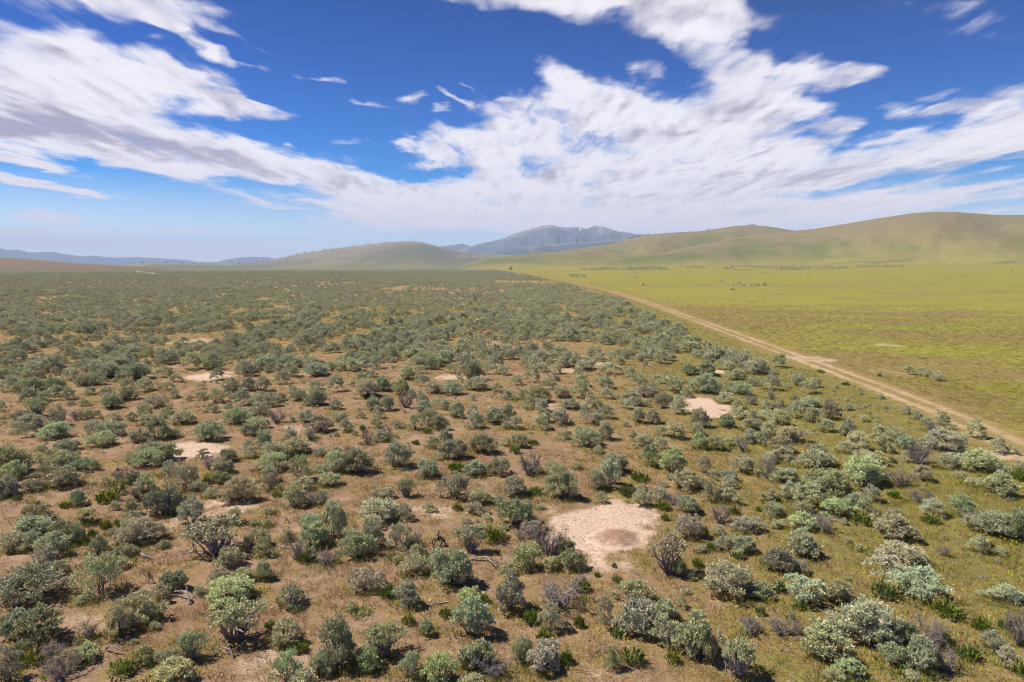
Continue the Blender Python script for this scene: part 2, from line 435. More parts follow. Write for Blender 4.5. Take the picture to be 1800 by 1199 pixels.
def road_mat():
    m, T = new_mat("two_track_dirt")
    g = T.node('ShaderNodeGroup'); g.node_tree = GROUND
    a = T.node('ShaderNodeAttribute'); a.attribute_name = 'across'; u = a.outputs['Fac']
    pos = T.node('ShaderNodeNewGeometry').outputs['Position']
    wob = T.math('MULTIPLY', T.math('SUBTRACT', T.noise(pos, 0.35, 4, .6), .5), 1.1)
    d = T.math('ABSOLUTE', T.math('SUBTRACT', T.math('ABSOLUTE', T.math('ADD', u, T.math('MULTIPLY', wob, .5))), 0.88))
    brk = T.noise(pos, 0.9, 5, .65)
    rut = T.ss(T.math('ADD', d, T.math('MULTIPLY', T.math('SUBTRACT', brk, .5), 2.3)), 0.02, 0.72, 1.0, 0.0)
    rut = T.math('MULTIPLY', rut, T.ss(T.noise(pos, .05, 3, .5), .38, .60, .45, 1.0))
    fa = T.node('ShaderNodeAttribute'); fa.attribute_name = 'far'; rut = T.math('MULTIPLY', rut, T.lin(fa.outputs['Fac'], 0, 1, 1.0, .22))
    side = T.ss(T.math('ADD', T.math('ABSOLUTE', u), wob), 1.6, 3.0, 1.0, 0.0)
    n3 = T.noise(pos, 7.0, 4, .6)
    dirt = T.mix(n3, (0.310, 0.200, 0.112), (0.560, 0.405, 0.265))
    brown = T.mix(n3, (0.22, 0.135, 0.065), (0.34, 0.225, 0.105))
    c = T.mix(T.math('MULTIPLY', side, .30), g.outputs['Color'], brown)
    c = T.mix(T.math('MULTIPLY', rut, .92), c, dirt)
    finish(T, c, 0.95, bump=g.outputs['Height'], bump_s=0.6, bump_d=0.05, spec=0.1)
    return m

def leaf_mat(name, ca, cb, trans=0.18, rough=0.7, var=0.35, spec=0.25):
    m, T = new_mat(name)
    gi = T.node('ShaderNodeNewGeometry').outputs['Random Per Island']
    oi = T.node('ShaderNodeObjectInfo')
    c = T.mix(gi, ca, cb)
    hs = T.node('ShaderNodeHueSaturation'); T.link(c, hs.inputs['Color'])
    T.put(hs.inputs['Value'], T.lin(oi.outputs['Random'], 0, 1, 1 - var, 1 + var))
    r2 = T.math('FRACT', T.math('MULTIPLY', oi.outputs['Random'], 17.31))
    T.put(hs.inputs['Saturation'], T.lin(r2, 0, 1, 0.86, 1.14))
    T.put(hs.inputs['Hue'], T.lin(T.math('FRACT', T.math('MULTIPLY', oi.outputs['Random'], 5.77)), 0, 1, 0.494, 0.506))
    c = T.mix(1.0, hs.outputs[0], oi.outputs['Color'], 'MULTIPLY')
    finish(T, c, rough, trans, spec=spec)
    return m

def wood_mat(name, ca, cb, var=.2):
    m, T = new_mat(name)
    pos = T.node('ShaderNodeTexCoord').outputs['Object']
    oi = T.node('ShaderNodeObjectInfo')
    n = T.noise(T.scale(pos, (14, 14, 3)), 2.0, 5, .65)
    c = T.mix(T.ss(n, .3, .7), ca, cb)
    c = T.mix(T.lin(oi.outputs['Random'], 0, 1, 0, var), c, (0.04, 0.03, 0.025))
    finish(T, c, 0.9, bump=n, bump_s=.4, bump_d=.01, spec=.1)
    return m

M_GROUND = ground_mat(); M_ROAD = road_mat()
M_SAGE = leaf_mat("sage_leaf", (0.375, 0.375, 0.208), (0.665, 0.655, 0.405), var=0.13, trans=0.10)
M_STEM = wood_mat("sage_bark", (0.115, 0.088, 0.068), (0.255, 0.205, 0.165))
M_DEAD = wood_mat("weathered_grey_wood", (0.200, 0.165, 0.150), (0.440, 0.385, 0.355), .35)
M_TWIG = leaf_mat("dead_twigs", (0.150, 0.122, 0.104), (0.330, 0.285, 0.252), trans=0.0, rough=.9, var=.2)
M_FORB = leaf_mat("forb_leaf", (0.072, 0.108, 0.018), (0.225, 0.275, 0.045), trans=.25, var=.2)
M_SPIKE = leaf_mat("yellow_flower_spike", (0.330, 0.260, 0.060), (0.620, 0.500, 0.170), trans=.15, var=.15)
M_STRAW = leaf_mat("dry_grass_blade", (0.180, 0.118, 0.040), (0.440, 0.320, 0.140), trans=.15, var=.3)
M_MEADOW = leaf_mat("meadow_grass_blade", (0.160, 0.155, 0.022), (0.390, 0.365, 0.052), trans=.2, var=.25)
M_YELLOW = leaf_mat("yellow_petal", (0.60, 0.46, 0.03), (0.80, 0.66, 0.08), trans=.1, var=.15)
M_STONE = leaf_mat("pale_stone", (0.30, 0.24, 0.19), (0.55, 0.46, 0.37), trans=0, rough=.9, var=.3)
M_JUNIPER = leaf_mat("juniper_foliage", (0.030, 0.042, 0.022), (0.070, 0.085, 0.045), trans=.05, var=.2)

def ground_attrs(x, y, sd=None):
    if sd is None: sd = road_sd(x, y)
    r = np.hypot(x, y)
    meadow = sstep(-1.5, 3.0, sd)
    band = np.exp(-((sd + 6) / 9.0) ** 2)
    green = 0.30 + 0.65 * sstep(-4, 18, x - 0.12 * (y - 25)) + 0.7 * band + 0.2 * sstep(40, 120, r)
    green = green + 0.6 * np.exp(-(((x + 30) / 60) ** 2 + ((y - 160) / 45) ** 2))
    far = sstep(110, 420, r)
    plain = sstep(420, 1000, r) * (1 - meadow) * .9
    verge = np.exp(-((sd - 5) / 8.0) ** 2) * .8
    return {'verge': verge, 'plain': plain, 'meadow': meadow, 'bare': bare_mask(x, y), 'green': green, 'far': far}

def build_ground():
    fr = np.radians(np.arange(-47, 47.01, 0.25)); bk = np.radians(np.arange(52, 308.1, 4.0))
    az = np.concatenate([fr, bk])
    r = [1.0, 4, 7, 10, 12]
    while r[-1] < 70: r.append(r[-1] + 0.3)
    while r[-1] < 240: r.append(r[-1] * 1.012)
    while r[-1] < 60000: r.append(r[-1] * 1.035)
    r = np.array(r)
    A, R = np.meshgrid(az, r)
    x = (R * np.sin(A)).ravel(); y = (R * np.cos(A)).ravel()
    sd = road_sd(x, y)
    z = ground_z(x, y, True, sd)
    na, nr = len(az), len(r)
    i, j = np.meshgrid(np.arange(nr - 1), np.arange(na), indexing='ij')
    k = (j + 1) % na
    q = np.stack([i * na + j, (i + 1) * na + j, (i + 1) * na + k, i * na + k], -1).reshape(-1, 4)[:, ::-1]
    v = np.stack([x, y, z], 1)
    c = len(v); v = np.vstack([v, [0, 0, 0]])
    at = ground_attrs(x, y, sd); at = {kk: np.append(vv, 0) for kk, vv in at.items()}
    tris = [(c, jj, (jj + 1) % na) for jj in range(na)]
    tris = [t[::-1] for t in tris]
    o = link("ground", mesh("ground", v, q, tris, [M_GROUND], at, True)); o['kind'] = 'structure'
build_ground()

def ground_z_full(x, y):
    x = np.atleast_1d(np.asarray(x, float)); y = np.atleast_1d(np.asarray(y, float))
    return ground_z(x, y, True, road_sd(x, y))

def build_road():
    p = ROADS; seg = np.hypot(*np.diff(p, axis=0).T); s = np.concatenate([[0], np.cumsum(seg)])
    st = np.concatenate([np.arange(0, 120, .8), np.arange(120, s[-1], 4.0)]); st = st[st < s[-1]]
    cx = np.interp(st, s, p[:, 0]); cy_ = np.interp(st, s, p[:, 1])
    tx = np.gradient(cx); ty = np.gradient(cy_); L = np.hypot(tx, ty); nx, ny = ty / L, -tx / L
    us = np.array([-3.4, -2.2, -1.6, -1.1, -.6, 0, .6, 1.1, 1.6, 2.2, 3.4])
    X = cx[:, None] + nx[:, None] * us; Y = cy_[:, None] + ny[:, None] * us
    x, y = X.ravel(), Y.ravel()
    Z = ground_z(x, y, True, road_sd(x, y)) + 0.03 - 0.02 * np.tile(np.abs(us) > 3, len(cx)) - 0.03 * np.tile(np.exp(-((np.abs(us) - 1.1) / .3) ** 2) * 0, len(cx))
    dd = np.hypot(x, y); Z = Z + 0.0006 * np.clip(dd - 100, 0, 600)
    at = ground_attrs(x, y); at['across'] = np.tile(us, len(cx))
    m, n = len(cx), len(us)
    i, j = np.meshgrid(np.arange(m - 1), np.arange(n - 1), indexing='ij')
    q = np.stack([i * n + j, i * n + j + 1, (i + 1) * n + j + 1, (i + 1) * n + j], -1).reshape(-1, 4)
    o = link("dirt_road", mesh("dirt_road", np.stack([x, y, Z], 1), q, mats=[M_ROAD], attrs=at, smooth=True)); o['kind'] = 'structure'
build_road()

# ------------------------------------------------------------------ hills and mountains
def hill_mat(name, kind):
    m, T = new_mat(name)
    pos = T.node('ShaderNodeNewGeometry').outputs['Position']
    a = T.node('ShaderNodeAttribute'); a.attribute_name = 'up'; up = a.outputs['Fac']
    a2 = T.node('ShaderNodeAttribute'); a2.attribute_name = 'gully'; gul = a2.outputs['Fac']
    if kind in ('grass', 'sage', 'brown'):
        st = T.scale(pos, (1, .55, 3.0))
        n1 = T.noise(st, 0.0030, 6, .6, .5); n2 = T.noise(T.scale(pos, (1, .5, 2)), 0.016, 8, .7); n3 = T.noise(pos, 0.10, 4, .7)
        if kind == 'grass':
            tan, green, low = (0.190, 0.150, 0.076), (0.118, 0.130, 0.042), (0.232, 0.205, 0.058)
        elif kind == 'sage':
            tan, green, low = (0.205, 0.174, 0.125), (0.125, 0.128, 0.084), (0.150, 0.150, 0.082)
        else:
            tan, green, low = (0.185, 0.130, 0.085), (0.155, 0.122, 0.072), (0.110, 0.118, 0.066)
        f = T.math('ADD', n1, T.math('ADD', T.math('MULTIPLY', T.math('SUBTRACT', n2, .5), .8), T.math('MULTIPLY', gul, -.35)))
        c = T.mix(T.ss(f, .18, .52), green, tan)
        lowm = T.ss(T.math('ADD', up, T.math('MULTIPLY', T.math('SUBTRACT', n1, .5), 0.5)), 0.05, 0.60, 1.0, 0.0)
        c = T.mix(T.math('MULTIPLY', lowm, T.ss(n2, .3, .6, .55, 1.0)), c, low)
        c = T.mix(T.ss(n3, .58, .70, 0, .6), c, (0.045, 0.060, 0.030))
        if kind == 'grass':
            # bands of sagebrush lie across the foot of the slope
            sb = T.noise(T.scale(pos, (1, 6, 1)), 0.0045, 5, .62)
            c = T.mix(T.math('MULTIPLY', T.ss(sb, .54, .62), T.ss(up, 0.02, 0.30, .85, 0.0)), c, (0.050, 0.068, 0.034))
    else:
        n1 = T.noise(pos, 0.0012, 8, .62, .4); n2 = T.noise(pos, 0.006, 6, .65)
        rock, wood_ = ((0.265, 0.222, 0.205), (0.072, 0.085, 0.088)) if kind == 'mountain' else ((0.10, 0.105, 0.10), (0.07, 0.08, 0.075))
        c = T.mix(T.ss(T.math('ADD', n1, T.math('MULTIPLY', gul, -.35)), .38, .58), wood_, rock)
        c = T.mix(T.ss(n2, .5, .62, 0, .55), c, (0.040, 0.050, 0.038))
        if kind == 'mountain':
            at = T.node('ShaderNodeAttribute'); at.attribute_name = 'snow'
            c = T.mix(T.ss(T.math('ADD', at.outputs['Fac'], T.math('MULTIPLY', T.math('SUBTRACT', T.noise(pos, .01, 4, .6), .5), .5)), .45, .55), c, (0.85, 0.86, 0.9))
    finish(T, c, 0.95, spec=0.05)
    return m

def hill(name, ridge, dist, foot, mat, seed, amp, gk, back=1.25, nrow=56, step=1.5, snow=None, foot_z=None, power=1.0, smooth=9):
    """ridge: photographed skyline [(px, py)], set out at its own distance; front slope down to the plain, back slope behind"""
    ridge = np.array(ridge, float)
    xs = np.arange(ridge[0, 0], ridge[-1, 0] + .1, step)
    ys = np.interp(xs, ridge[:, 0], ridge[:, 1])
    k = np.ones(smooth) / smooth; ys = np.convolve(np.pad(ys, smooth // 2, mode='edge'), k, 'valid')
    if smooth < 5: ys = ys + (fbm(xs / 9, xs * 0 + seed, 3, seed) - .5) * 2.2
    D = np.interp(xs, [p[0] for p in dist], [p[1] for p in dist]); Fd = np.interp(xs, [p[0] for p in foot], [p[1] for p in foot])
    az = np.array([azel(a, b)[0] for a, b in zip(xs, ys)]); te = np.array([math.tan(azel(a, b)[1]) for a, b in zip(xs, ys)])
    zr = CAM_H + D * te
    kk = np.ones(31) / 31; zs = np.convolve(np.pad(zr, 15, mode='edge'), kk, 'valid')
    t = np.concatenate([np.linspace(0, 1, nrow), 1 + np.linspace(0.04, 1, 14) * (back - 1) * 2.2])
    V = []; U = []; G = []; S = []
    for tt in t:
        if tt <= 1:
            rr = Fd + (D - Fd) * tt
        else:
            rr = D * (1 + (tt - 1) * .6)
        x = rr * np.sin(az); y = rr * np.cos(az)
        gz = ground_z(x, y, False) - (4 if foot_z is None else foot_z)
        if tt <= 1:
            f = (0.35 * tt + 0.65 * tt * tt * (3 - 2 * tt)) ** power
        else:
            q = (tt - 1) / (t[-1] - 1); f = 1 - sstep(0, 1, q)
        if tt > 1: gz = gz - 5
        g = fbm(az * gk + seed, tt * 1.6 + seed * .37 + 0 * az, 4, seed) * 2 - 1
        g2 = 1 - np.abs(fbm(az * gk * .6 + 3.1 + tt * .5, tt * .8 + 0 * az, 4, seed + 40) * 2 - 1) * 2
        w = np.sin(np.clip(tt, 0, 1) * math.pi) if tt <= 1 else 0
        h = ((zs + (zr - zs) * min(tt, 1) ** 7 if smooth < 5 else zr) - gz)
        z = gz + h * f + amp * w * (g * .55 - g2 * .45) * np.clip(h, 0, None)
        V.append(np.stack([x, y, z], 1)); U.append(np.full(x.shape, min(tt, 1.0))); G.append(g2 * w)
        if snow: S.append(np.exp(-((xs - snow[0]) / snow[1]) ** 2 - ((tt - snow[2]) / snow[3]) ** 2))
    n = len(xs); m = len(t)
    i, j = np.meshgrid(np.arange(m - 1), np.arange(n - 1), indexing='ij')
    q = np.stack([i * n + j, i * n + j + 1, (i + 1) * n + j + 1, (i + 1) * n + j], -1).reshape(-1, 4)
    at = {'up': np.concatenate(U), 'gully': np.concatenate(G)}
    if snow: at['snow'] = np.concatenate(S)
    o = link(name, mesh(name, np.concatenate(V), q, mats=[mat], attrs=at, smooth=True)); o['kind'] = 'structure'
    return dict(xs=xs, az=az, D=D, zr=zr, V=np.stack(V), t=t)

LOW_RIDGE = [(150,474),(200,467.5),(235,464),(270,461.5),(330,463.5),(400,465),(440,462.5),(480,458),(500,452.5),(530,446),(570,440),(600,436),(640,431),(680,426.5),(700,425),(725,424),(745,427),(770,433),(800,440),(830,445),(870,448),(905,449),(960,450),(1030,455),(1100,470)]
RH_A = [(800,470),(850,455),(900,449),(950,444.5),(985,442),(1010,438),(1050,432.5),(1080,428),(1110,419.5),(1130,414),(1160,410.5),(1190,408.5),(1230,406.5),(1250,403.5),(1290,397.5),(1320,395.5),(1350,398),(1400,406),(1460,420),(1560,445),(1700,460)]
RH_B = [(980,468),(1050,459),(1150,445),(1250,427),(1300,417.5),(1350,411),(1400,405.5),(1430,402.5),(1480,394.5),(1530,386),(1600,375.5),(1640,372.5),(1680,372.5),(1720,375.5),(1745,377.5),(1800,378),(1900,372),(2100,380),(2400,410)]
H_LOW = hill("low_hill", LOW_RIDGE, [(150,3200),(480,3900),(1100,4000)], [(150,1150),(700,1150),(1100,1500)], hill_mat("sage_slope", 'sage'), 3, .13, 12, power=1.45)
H_A = hill("rolling_hills", RH_A, [(800,2300),(1000,2500),(1700,2700)], [(800,1150),(1000,1350),(1700,1500)], hill_mat("grass_slope", 'grass'), 7, .27, 12)
H_B = hill("grassy_hill", RH_B, [(980,1800),(1300,2100),(2400,2300)], [(980,1300),(1300,1380),(2400,1300)], bpy.data.materials["grass_slope"], 11, .27, 11)
hill("brown_rise", [(-700,428),(-400,436),(-150,444),(0,452.5),(60,456.5),(130,462.5),(200,466),(270,470),(310,475),(340,479)], [(-700,1500),(340,1500)], [(-700,800),(340,1050)], hill_mat("bare_brown_slope", 'brown'), 17, .06, 10, foot_z=1.5)
H_M = hill("mountain", [(795,446),(815,437.5),(850,426),(880,420.5),(900,412),(930,402.5),(950,397.5),(965,395),(985,399),(1000,400.5),(1015,399.5),(1030,401.5),(1045,397.5),(1060,398.5),(1080,405.5),(1100,408.5),(1130,413),(1160,419),(1220,432)], [(795,8500),(1220,8500)], [(795,6200),(1220,6200)], hill_mat("rock_slope", 'mountain'), 23, .40, 34, snow=(1020, 2.6, .95, .025), smooth=3, step=1.0)
hill("wooded_foothills", [(850,446),(880,441),(920,434),(960,429.5),(1000,427.5),(1050,425),(1100,420.5),(1150,414),(1190,412),(1240,425)], [(850,5800),(1240,5800)], [(850,4400),(1240,4400)], bpy.data.materials["rock_slope"], 29, .16, 30)
hill("small_peaks", [(740,444),(768,434),(785,432),(798,430.5),(812,428),(824,431.5),(836,436),(870,446)], [(740,11000),(870,11000)], [(740,9500),(870,9500)], hill_mat("far_slope", 'far'), 31, .12, 30, smooth=3)
hill("far_mountains", [(-500,425),(-250,432),(-80,430),(0,436),(15,440),(30,438),(50,444),(75,443),(95,443),(110,446),(145,451),(160,449),(200,453),(240,452),(300,455),(330,457),(345,460),(380,461),(400,455.5),(430,451.5),(470,451.5),(490,456.5),(510,462),(560,466)], [(-500,14000),(560,14000)], [(-500,10500),(560,10500)], bpy.data.materials["far_slope"], 37, .16, 26)

# pale graded stretch of another road far out on the left
def far_road():
    a = np.array(ground_at(238, 478.8)[:2]); b = np.array(ground_at(272, 482.6)[:2])
    t = np.linspace(0, 1, 24)[:, None]; c = a + (b - a) * t
    d = (b - a) / np.linalg.norm(b - a); n = np.array([d[1], -d[0]])
    v = []; q = []
    for i in range(24):
        for s in (-1, 1):
            p = c[i] + n * s * (5.0 + .5 * math.sin(i)); v.append((p[0], p[1], 1.2))
        if i: q.append((2 * i - 2, 2 * i - 1, 2 * i + 1, 2 * i))
    m, T = new_mat("pale_gravel"); pos = T.node('ShaderNodeNewGeometry').outputs['Position']
    finish(T, T.mix(T.noise(pos, .2, 4, .6), (0.5, .42, .36), (.75, .68, .6)), .95)
    o = link("gravel_road", mesh("gravel_road", v, q, mats=[m])); o['kind'] = 'structure'
far_road()

# ------------------------------------------------------------------ haze
def build_haze():
    v = [(sx * 12500 + 0, y, z) for z in (-12, 560) for y in (-2500, 15200) for sx in (-1, 1)]
    q = [(0, 2, 3, 1), (4, 5, 7, 6), (0, 1, 5, 4), (2, 6, 7, 3), (0, 4, 6, 2), (1, 3, 7, 5)]
    m = bpy.data.materials.new("thin_air"); m.use_nodes = True; T = NT(m.node_tree)
    out = T.node('ShaderNodeOutputMaterial'); pv = T.node('ShaderNodeVolumePrincipled')
    pv.inputs['Color'].default_value = (0.54, 0.68, 0.96, 1); pv.inputs['Density'].default_value = HAZE
    pv.inputs['Anisotropy'].default_value = 0.0
    T.link(pv.outputs[0], out.inputs['Volume'])
    o = link("haze", mesh("haze", v, q, mats=[m])); o['kind'] = 'stuff'
HAZE = 0.78e-4
build_haze()

# ------------------------------------------------------------------ shrubs
def sage_crown(rng, lobes, shoots, leaves, h=.72, leaf=(.085, .026), lean=0.0):
    """a clumped sagebrush crown, one unit wide: shoots of narrow grey leaves standing on rounded lobes"""
    g = Geo(); L = []
    ga = rng.uniform(0, 6.28); ex = rng.uniform(.90, 1.08); dr = rng.normal(size=2) * .05
    for k in range(lobes):
        f = (k + .5) / lobes
        if rng.uniform() < .13: continue
        th = math.acos(1 - f * 1.02); a = ga + k * 2.39996 + rng.normal() * .3
        bul = 1 + .22 * math.sin(2 * a + ga) * math.sin(th) + .14 * math.sin(3 * a + 2 * ga)
        rad = .385 * math.sin(min(th, 1.571)) * rng.uniform(.66, 1.2) * bul
        lr = rng.uniform(.080, .135) * (34 / lobes) ** .4
        zz = .10 + (h - .10 - lr) * max(math.cos(th), 0) ** .8 * rng.uniform(.66, 1.16)
        c = np.array([rad * math.cos(a) * ex + dr[0] * zz, rad * math.sin(a) / ex + dr[1] * zz, max(zz, .08)]); L.append((c, lr))
        n = shoots
        d = rng.normal(size=(n, 3)); d[:, 2] = np.abs(d[:, 2]) * 1.0 - .15
        d += np.array([math.cos(a), math.sin(a), 0]) * .45 * (rad / .4)
        d /= np.linalg.norm(d, axis=1, keepdims=True)
        ax = d * .6 + np.array([0, 0, .85]); ax /= np.linalg.norm(ax, axis=1, keepdims=True)
        root = c + d * lr * rng.uniform(.5, .95, (n, 1))
        sl = rng.uniform(.05, .13, n)
        base = np.repeat(root, leaves, 0) + np.repeat(ax * sl[:, None], leaves, 0) * rng.uniform(0, 1, (n * leaves, 1))
        ld = np.repeat(ax, leaves, 0) * 1.0 + rng.normal(size=(n * leaves, 3)) * .55
        g.blades(base, ld, rng.uniform(.7, 1.25, n * leaves) * leaf[0], rng.uniform(.8, 1.3, n * leaves) * leaf[1], rng, np.repeat(d, leaves, 0))
    return g, L

def sage_stems(rng, L, bare=False):
    g = Geo(); n = 3 if bare else 5
    bases = [np.array([math.cos(a), math.sin(a), 0]) * rng.uniform(.02, .07) for a in rng.uniform(0, 6.28, n)]
    for k, (c, lr) in enumerate(L):
        if k % 2 and not bare: continue
        b = bases[k % n].copy(); b[2] = -.04
        r0 = .030 if bare else .020
        p = curve(b, c, rng, .35, 6, .1 if bare else -.1)
        g.tube(p, np.linspace(r0, .007, 6), 5)
        for _ in range(4):
            d = rng.normal(size=3); d[2] = abs(d[2]); d /= np.linalg.norm(d)
            g.tube(curve(p[4], c + d * lr * .95, rng, .25, 4), np.linspace(.007, .003, 4), 3)
        if rng.uniform() < .5:
            d = rng.normal(size=3) * .16; d[2] = abs(d[2]) * .4
            g.tube(curve(p[2], p[2] + d, rng, .5, 4), np.linspace(.008, .003, 4), 3)
    return g

SAGE = []      # (crown mesh, stems mesh) full detail
for i in range(18):
    rng = np.random.default_rng(100 + i)
    h = (.74, .82, .66, .9, .72, .78, .70, .84, .62, .76, .95, .68, .80, .64, .88, .72, .7, .6)[i]
    g, L = sage_crown(rng, (26, 31, 34, 25, 37, 29, 32, 24, 35, 28, 22, 40, 33, 20, 28, 42, 31, 26)[i], 20, 10, h, (.064, .023))
    SAGE.append((g.mesh("sage_crown", M_SAGE), sage_stems(rng, L).mesh("sage_stems", M_STEM)))
BIG_SAGE = []   # broad old shrubs: many more, relatively finer clumps
for i in range(6):
    rng = np.random.default_rng(140 + i)
    g, L = sage_crown(rng, 78 + 7 * i, 15, 8, (.70, .66, .74, .62, .78, .68)[i], (.046, .0165))
    BIG_SAGE.append((g.mesh("sage_crown", M_SAGE), sage_stems(rng, L[::2]).mesh("sage_stems", M_STEM)))
BARE_SAGE = []  # crown lifted on exposed twisted stems
for i in range(4):
    rng = np.random.default_rng(160 + i)
    g, L = sage_crown(rng, (26, 30, 24, 28)[i], 16, 9, .55, (.066, .024))
    lift = .36
    for a in g.v: a[:, 2] = a[:, 2] * .8 + lift
    L = [(c * np.array([1, 1, .8]) + np.array([0, 0, lift]), lr) for c, lr in L]
    BARE_SAGE.append((g.mesh("sage_crown", M_SAGE), sage_stems(rng, L, True).mesh("sage_stems", M_DEAD)))
MID = []; FAR = []
for i in range(10):
    rng = np.random.default_rng(200 + i)
    g, L = sage_crown(rng, 22 + 2 * i, 11, 7, .62 + .04 * i, (.082, .034)); MID.append(g.mesh("sage_crown_simple", M_SAGE))
for i in range(8):
    rng = np.random.default_rng(230 + i)
    g, L = sage_crown(rng, 15 + i, 6, 5, .62 + .04 * i, (.13, .068)); FAR.append(g.mesh("sage_crown_tiny", M_SAGE))

def dead_shrub(rng, n_main=9, n_twig=18):
    main = Geo(); tw = Geo()
    for k in range(n_main):
        a = rng.uniform(0, 6.28); r = rng.uniform(.1, .42)
        tip = np.array([math.cos(a) * r, math.sin(a) * r, rng.uniform(.3, .62)])
        p = curve((math.cos(a) * .03, math.sin(a) * .03, -.03), tip, rng, .35, 6, .15)
        main.tube(p, np.linspace(.022, .007, 6), 5)
        for _ in range(n_twig):
            j = rng.integers(2, 6); d = rng.normal(size=3) + np.array([math.cos(a), math.sin(a), 1.0]) * .9; d /= np.linalg.norm(d)
            l = rng.uniform(.10, .24); e = p[j] + d * l
            tw.tube(curve(p[j], e, rng, .35, 4), np.linspace(.0055, .0022, 4), 3)
            for _ in range(3):
                d2 = d + rng.normal(size=3) * .6; d2 /= np.linalg.norm(d2)
                s = p[j] + d * l * rng.uniform(.3, .9)
                tw.tube(curve(s, s + d2 * rng.uniform(.06, .14), rng, .3, 3), np.linspace(.004, .0018, 3), 3)
    return main, tw
DEADS = []
for i in range(5):
    rng = np.random.default_rng(300 + i); a, b = dead_shrub(rng, 9 + i, 16)
    DEADS.append((a.mesh("dead_stems", M_DEAD), b.mesh("dead_twigs", M_TWIG)))

def forb(rng, n=120, spikes=0):
    g = Geo(); s = Geo()
    base = np.zeros((n, 3)); a = rng.uniform(0, 6.28, n); r = .34 * np.sqrt(rng.uniform(0, 1, n))
    base[:, 0] = r * np.cos(a); base[:, 1] = r * np.sin(a)
    base[:, 2] = rng.uniform(0, .30, n) * (1 - (r / .42) ** 2)
    d = np.stack([np.cos(a) * r * 1.7, np.sin(a) * r * 1.7, np.full(n, .75)], 1) + rng.normal(size=(n, 3)) * .28
    g.blades(base, d, rng.uniform(.16, .30, n), rng.uniform(.035, .075, n), rng)
    k = n * 2
    b2 = np.repeat(base, 2, 0) + rng.normal(size=(k, 3)) * .06; b2[:, 2] = np.abs(b2[:, 2]) + .05
    g.blades(b2, np.repeat(d, 2, 0) + rng.normal(size=(k, 3)) * .7, rng.uniform(.08, .16, k), rng.uniform(.03, .06, k), rng)
    if spikes:
        for _ in range(spikes):
            a = rng.uniform(0, 6.28); r = .33 * math.sqrt(rng.uniform()); b = np.array([r * math.cos(a), r * math.sin(a), .2])
            t = b + np.array([math.cos(a) * r * .6, math.sin(a) * r * .6, rng.uniform(.28, .46)])
            m = 14
            bb = b + (t - b) * rng.uniform(.45, 1, (m, 1)); s.blades(bb, rng.normal(size=(m, 3)) + np.array([0, 0, .8]), rng.uniform(.03, .055, m), rng.uniform(.02, .035, m), rng)
    return g, s
FORBS = []
for i in range(4):
    rng = np.random.default_rng(330 + i); g, s = forb(rng, 130); FORBS.append((g.mesh("forb_leaves", M_FORB), None))
FORBY = []
for i in range(4):
    rng = np.random.default_rng(350 + i); g, s = forb(rng, 100, 26); FORBY.append((g.mesh("forb_leaves", M_FORB), s.mesh("flower_spikes", M_SPIKE)))

def branch_piece(rng, lying=True):
    g = Geo()
    if lying:
        p = curve((-.5, 0, .05), (.5, rng.uniform(-.15, .15), .10), rng, .35, 9, .25)
        g.tube(p, np.linspace(.040, .012, 9), 6)
        for _ in range(6):
            j = rng.integers(2, 8); d = rng.normal(size=3); d[2] = abs(d[2]) * .6; d[0] += .5; d /= np.linalg.norm(d)
            l = rng.uniform(.15, .38); q = curve(p[j], p[j] + d * l, rng, .4, 5); g.tube(q, np.linspace(.018, .005, 5), 4)
            if rng.uniform() < .7:
                d2 = d + rng.normal(size=3) * .5; d2 /= np.linalg.norm(d2); g.tube(curve(q[2], q[2] + d2 * l * .6, rng, .4, 4), np.linspace(.009, .003, 4), 3)
    else:
        for k in range(5):
            a = k * 1.256 + rng.normal() * .3
            q = curve((math.cos(a) * .45, math.sin(a) * .45, .02), (math.cos(a) * .04, math.sin(a) * .04, .42 + rng.uniform(-.08, .08)), rng, .3, 6, .3)
            g.tube(q, np.linspace(.028, .055, 6), 5)
        g.tube(curve((0, 0, .30), (rng.uniform(-.08, .08), rng.uniform(-.08, .08), .85), rng, .2, 5), np.linspace(.055, .014, 5), 5)
        for _ in range(4):
            d = rng.normal(size=3); d[2] = abs(d[2]) + .3; d /= np.linalg.norm(d)
            g.tube(curve((0, 0, .5), np.array([0, 0, .5]) + d * .4, rng, .4, 5), np.linspace(.024, .005, 5), 4)
    return g
M_BLACK = wood_mat("charred_wood", (0.030, 0.024, 0.022), (0.085, 0.068, 0.060))
LYING = [branch_piece(np.random.default_rng(370 + i), True).mesh("dead_wood", M_DEAD) for i in range(5)]
STAND = [branch_piece(np.random.default_rng(380 + i), False).mesh("dead_wood", M_DEAD) for i in range(3)]
BLACK = branch_piece(np.random.default_rng(391), False).mesh("black_wood", M_BLACK)

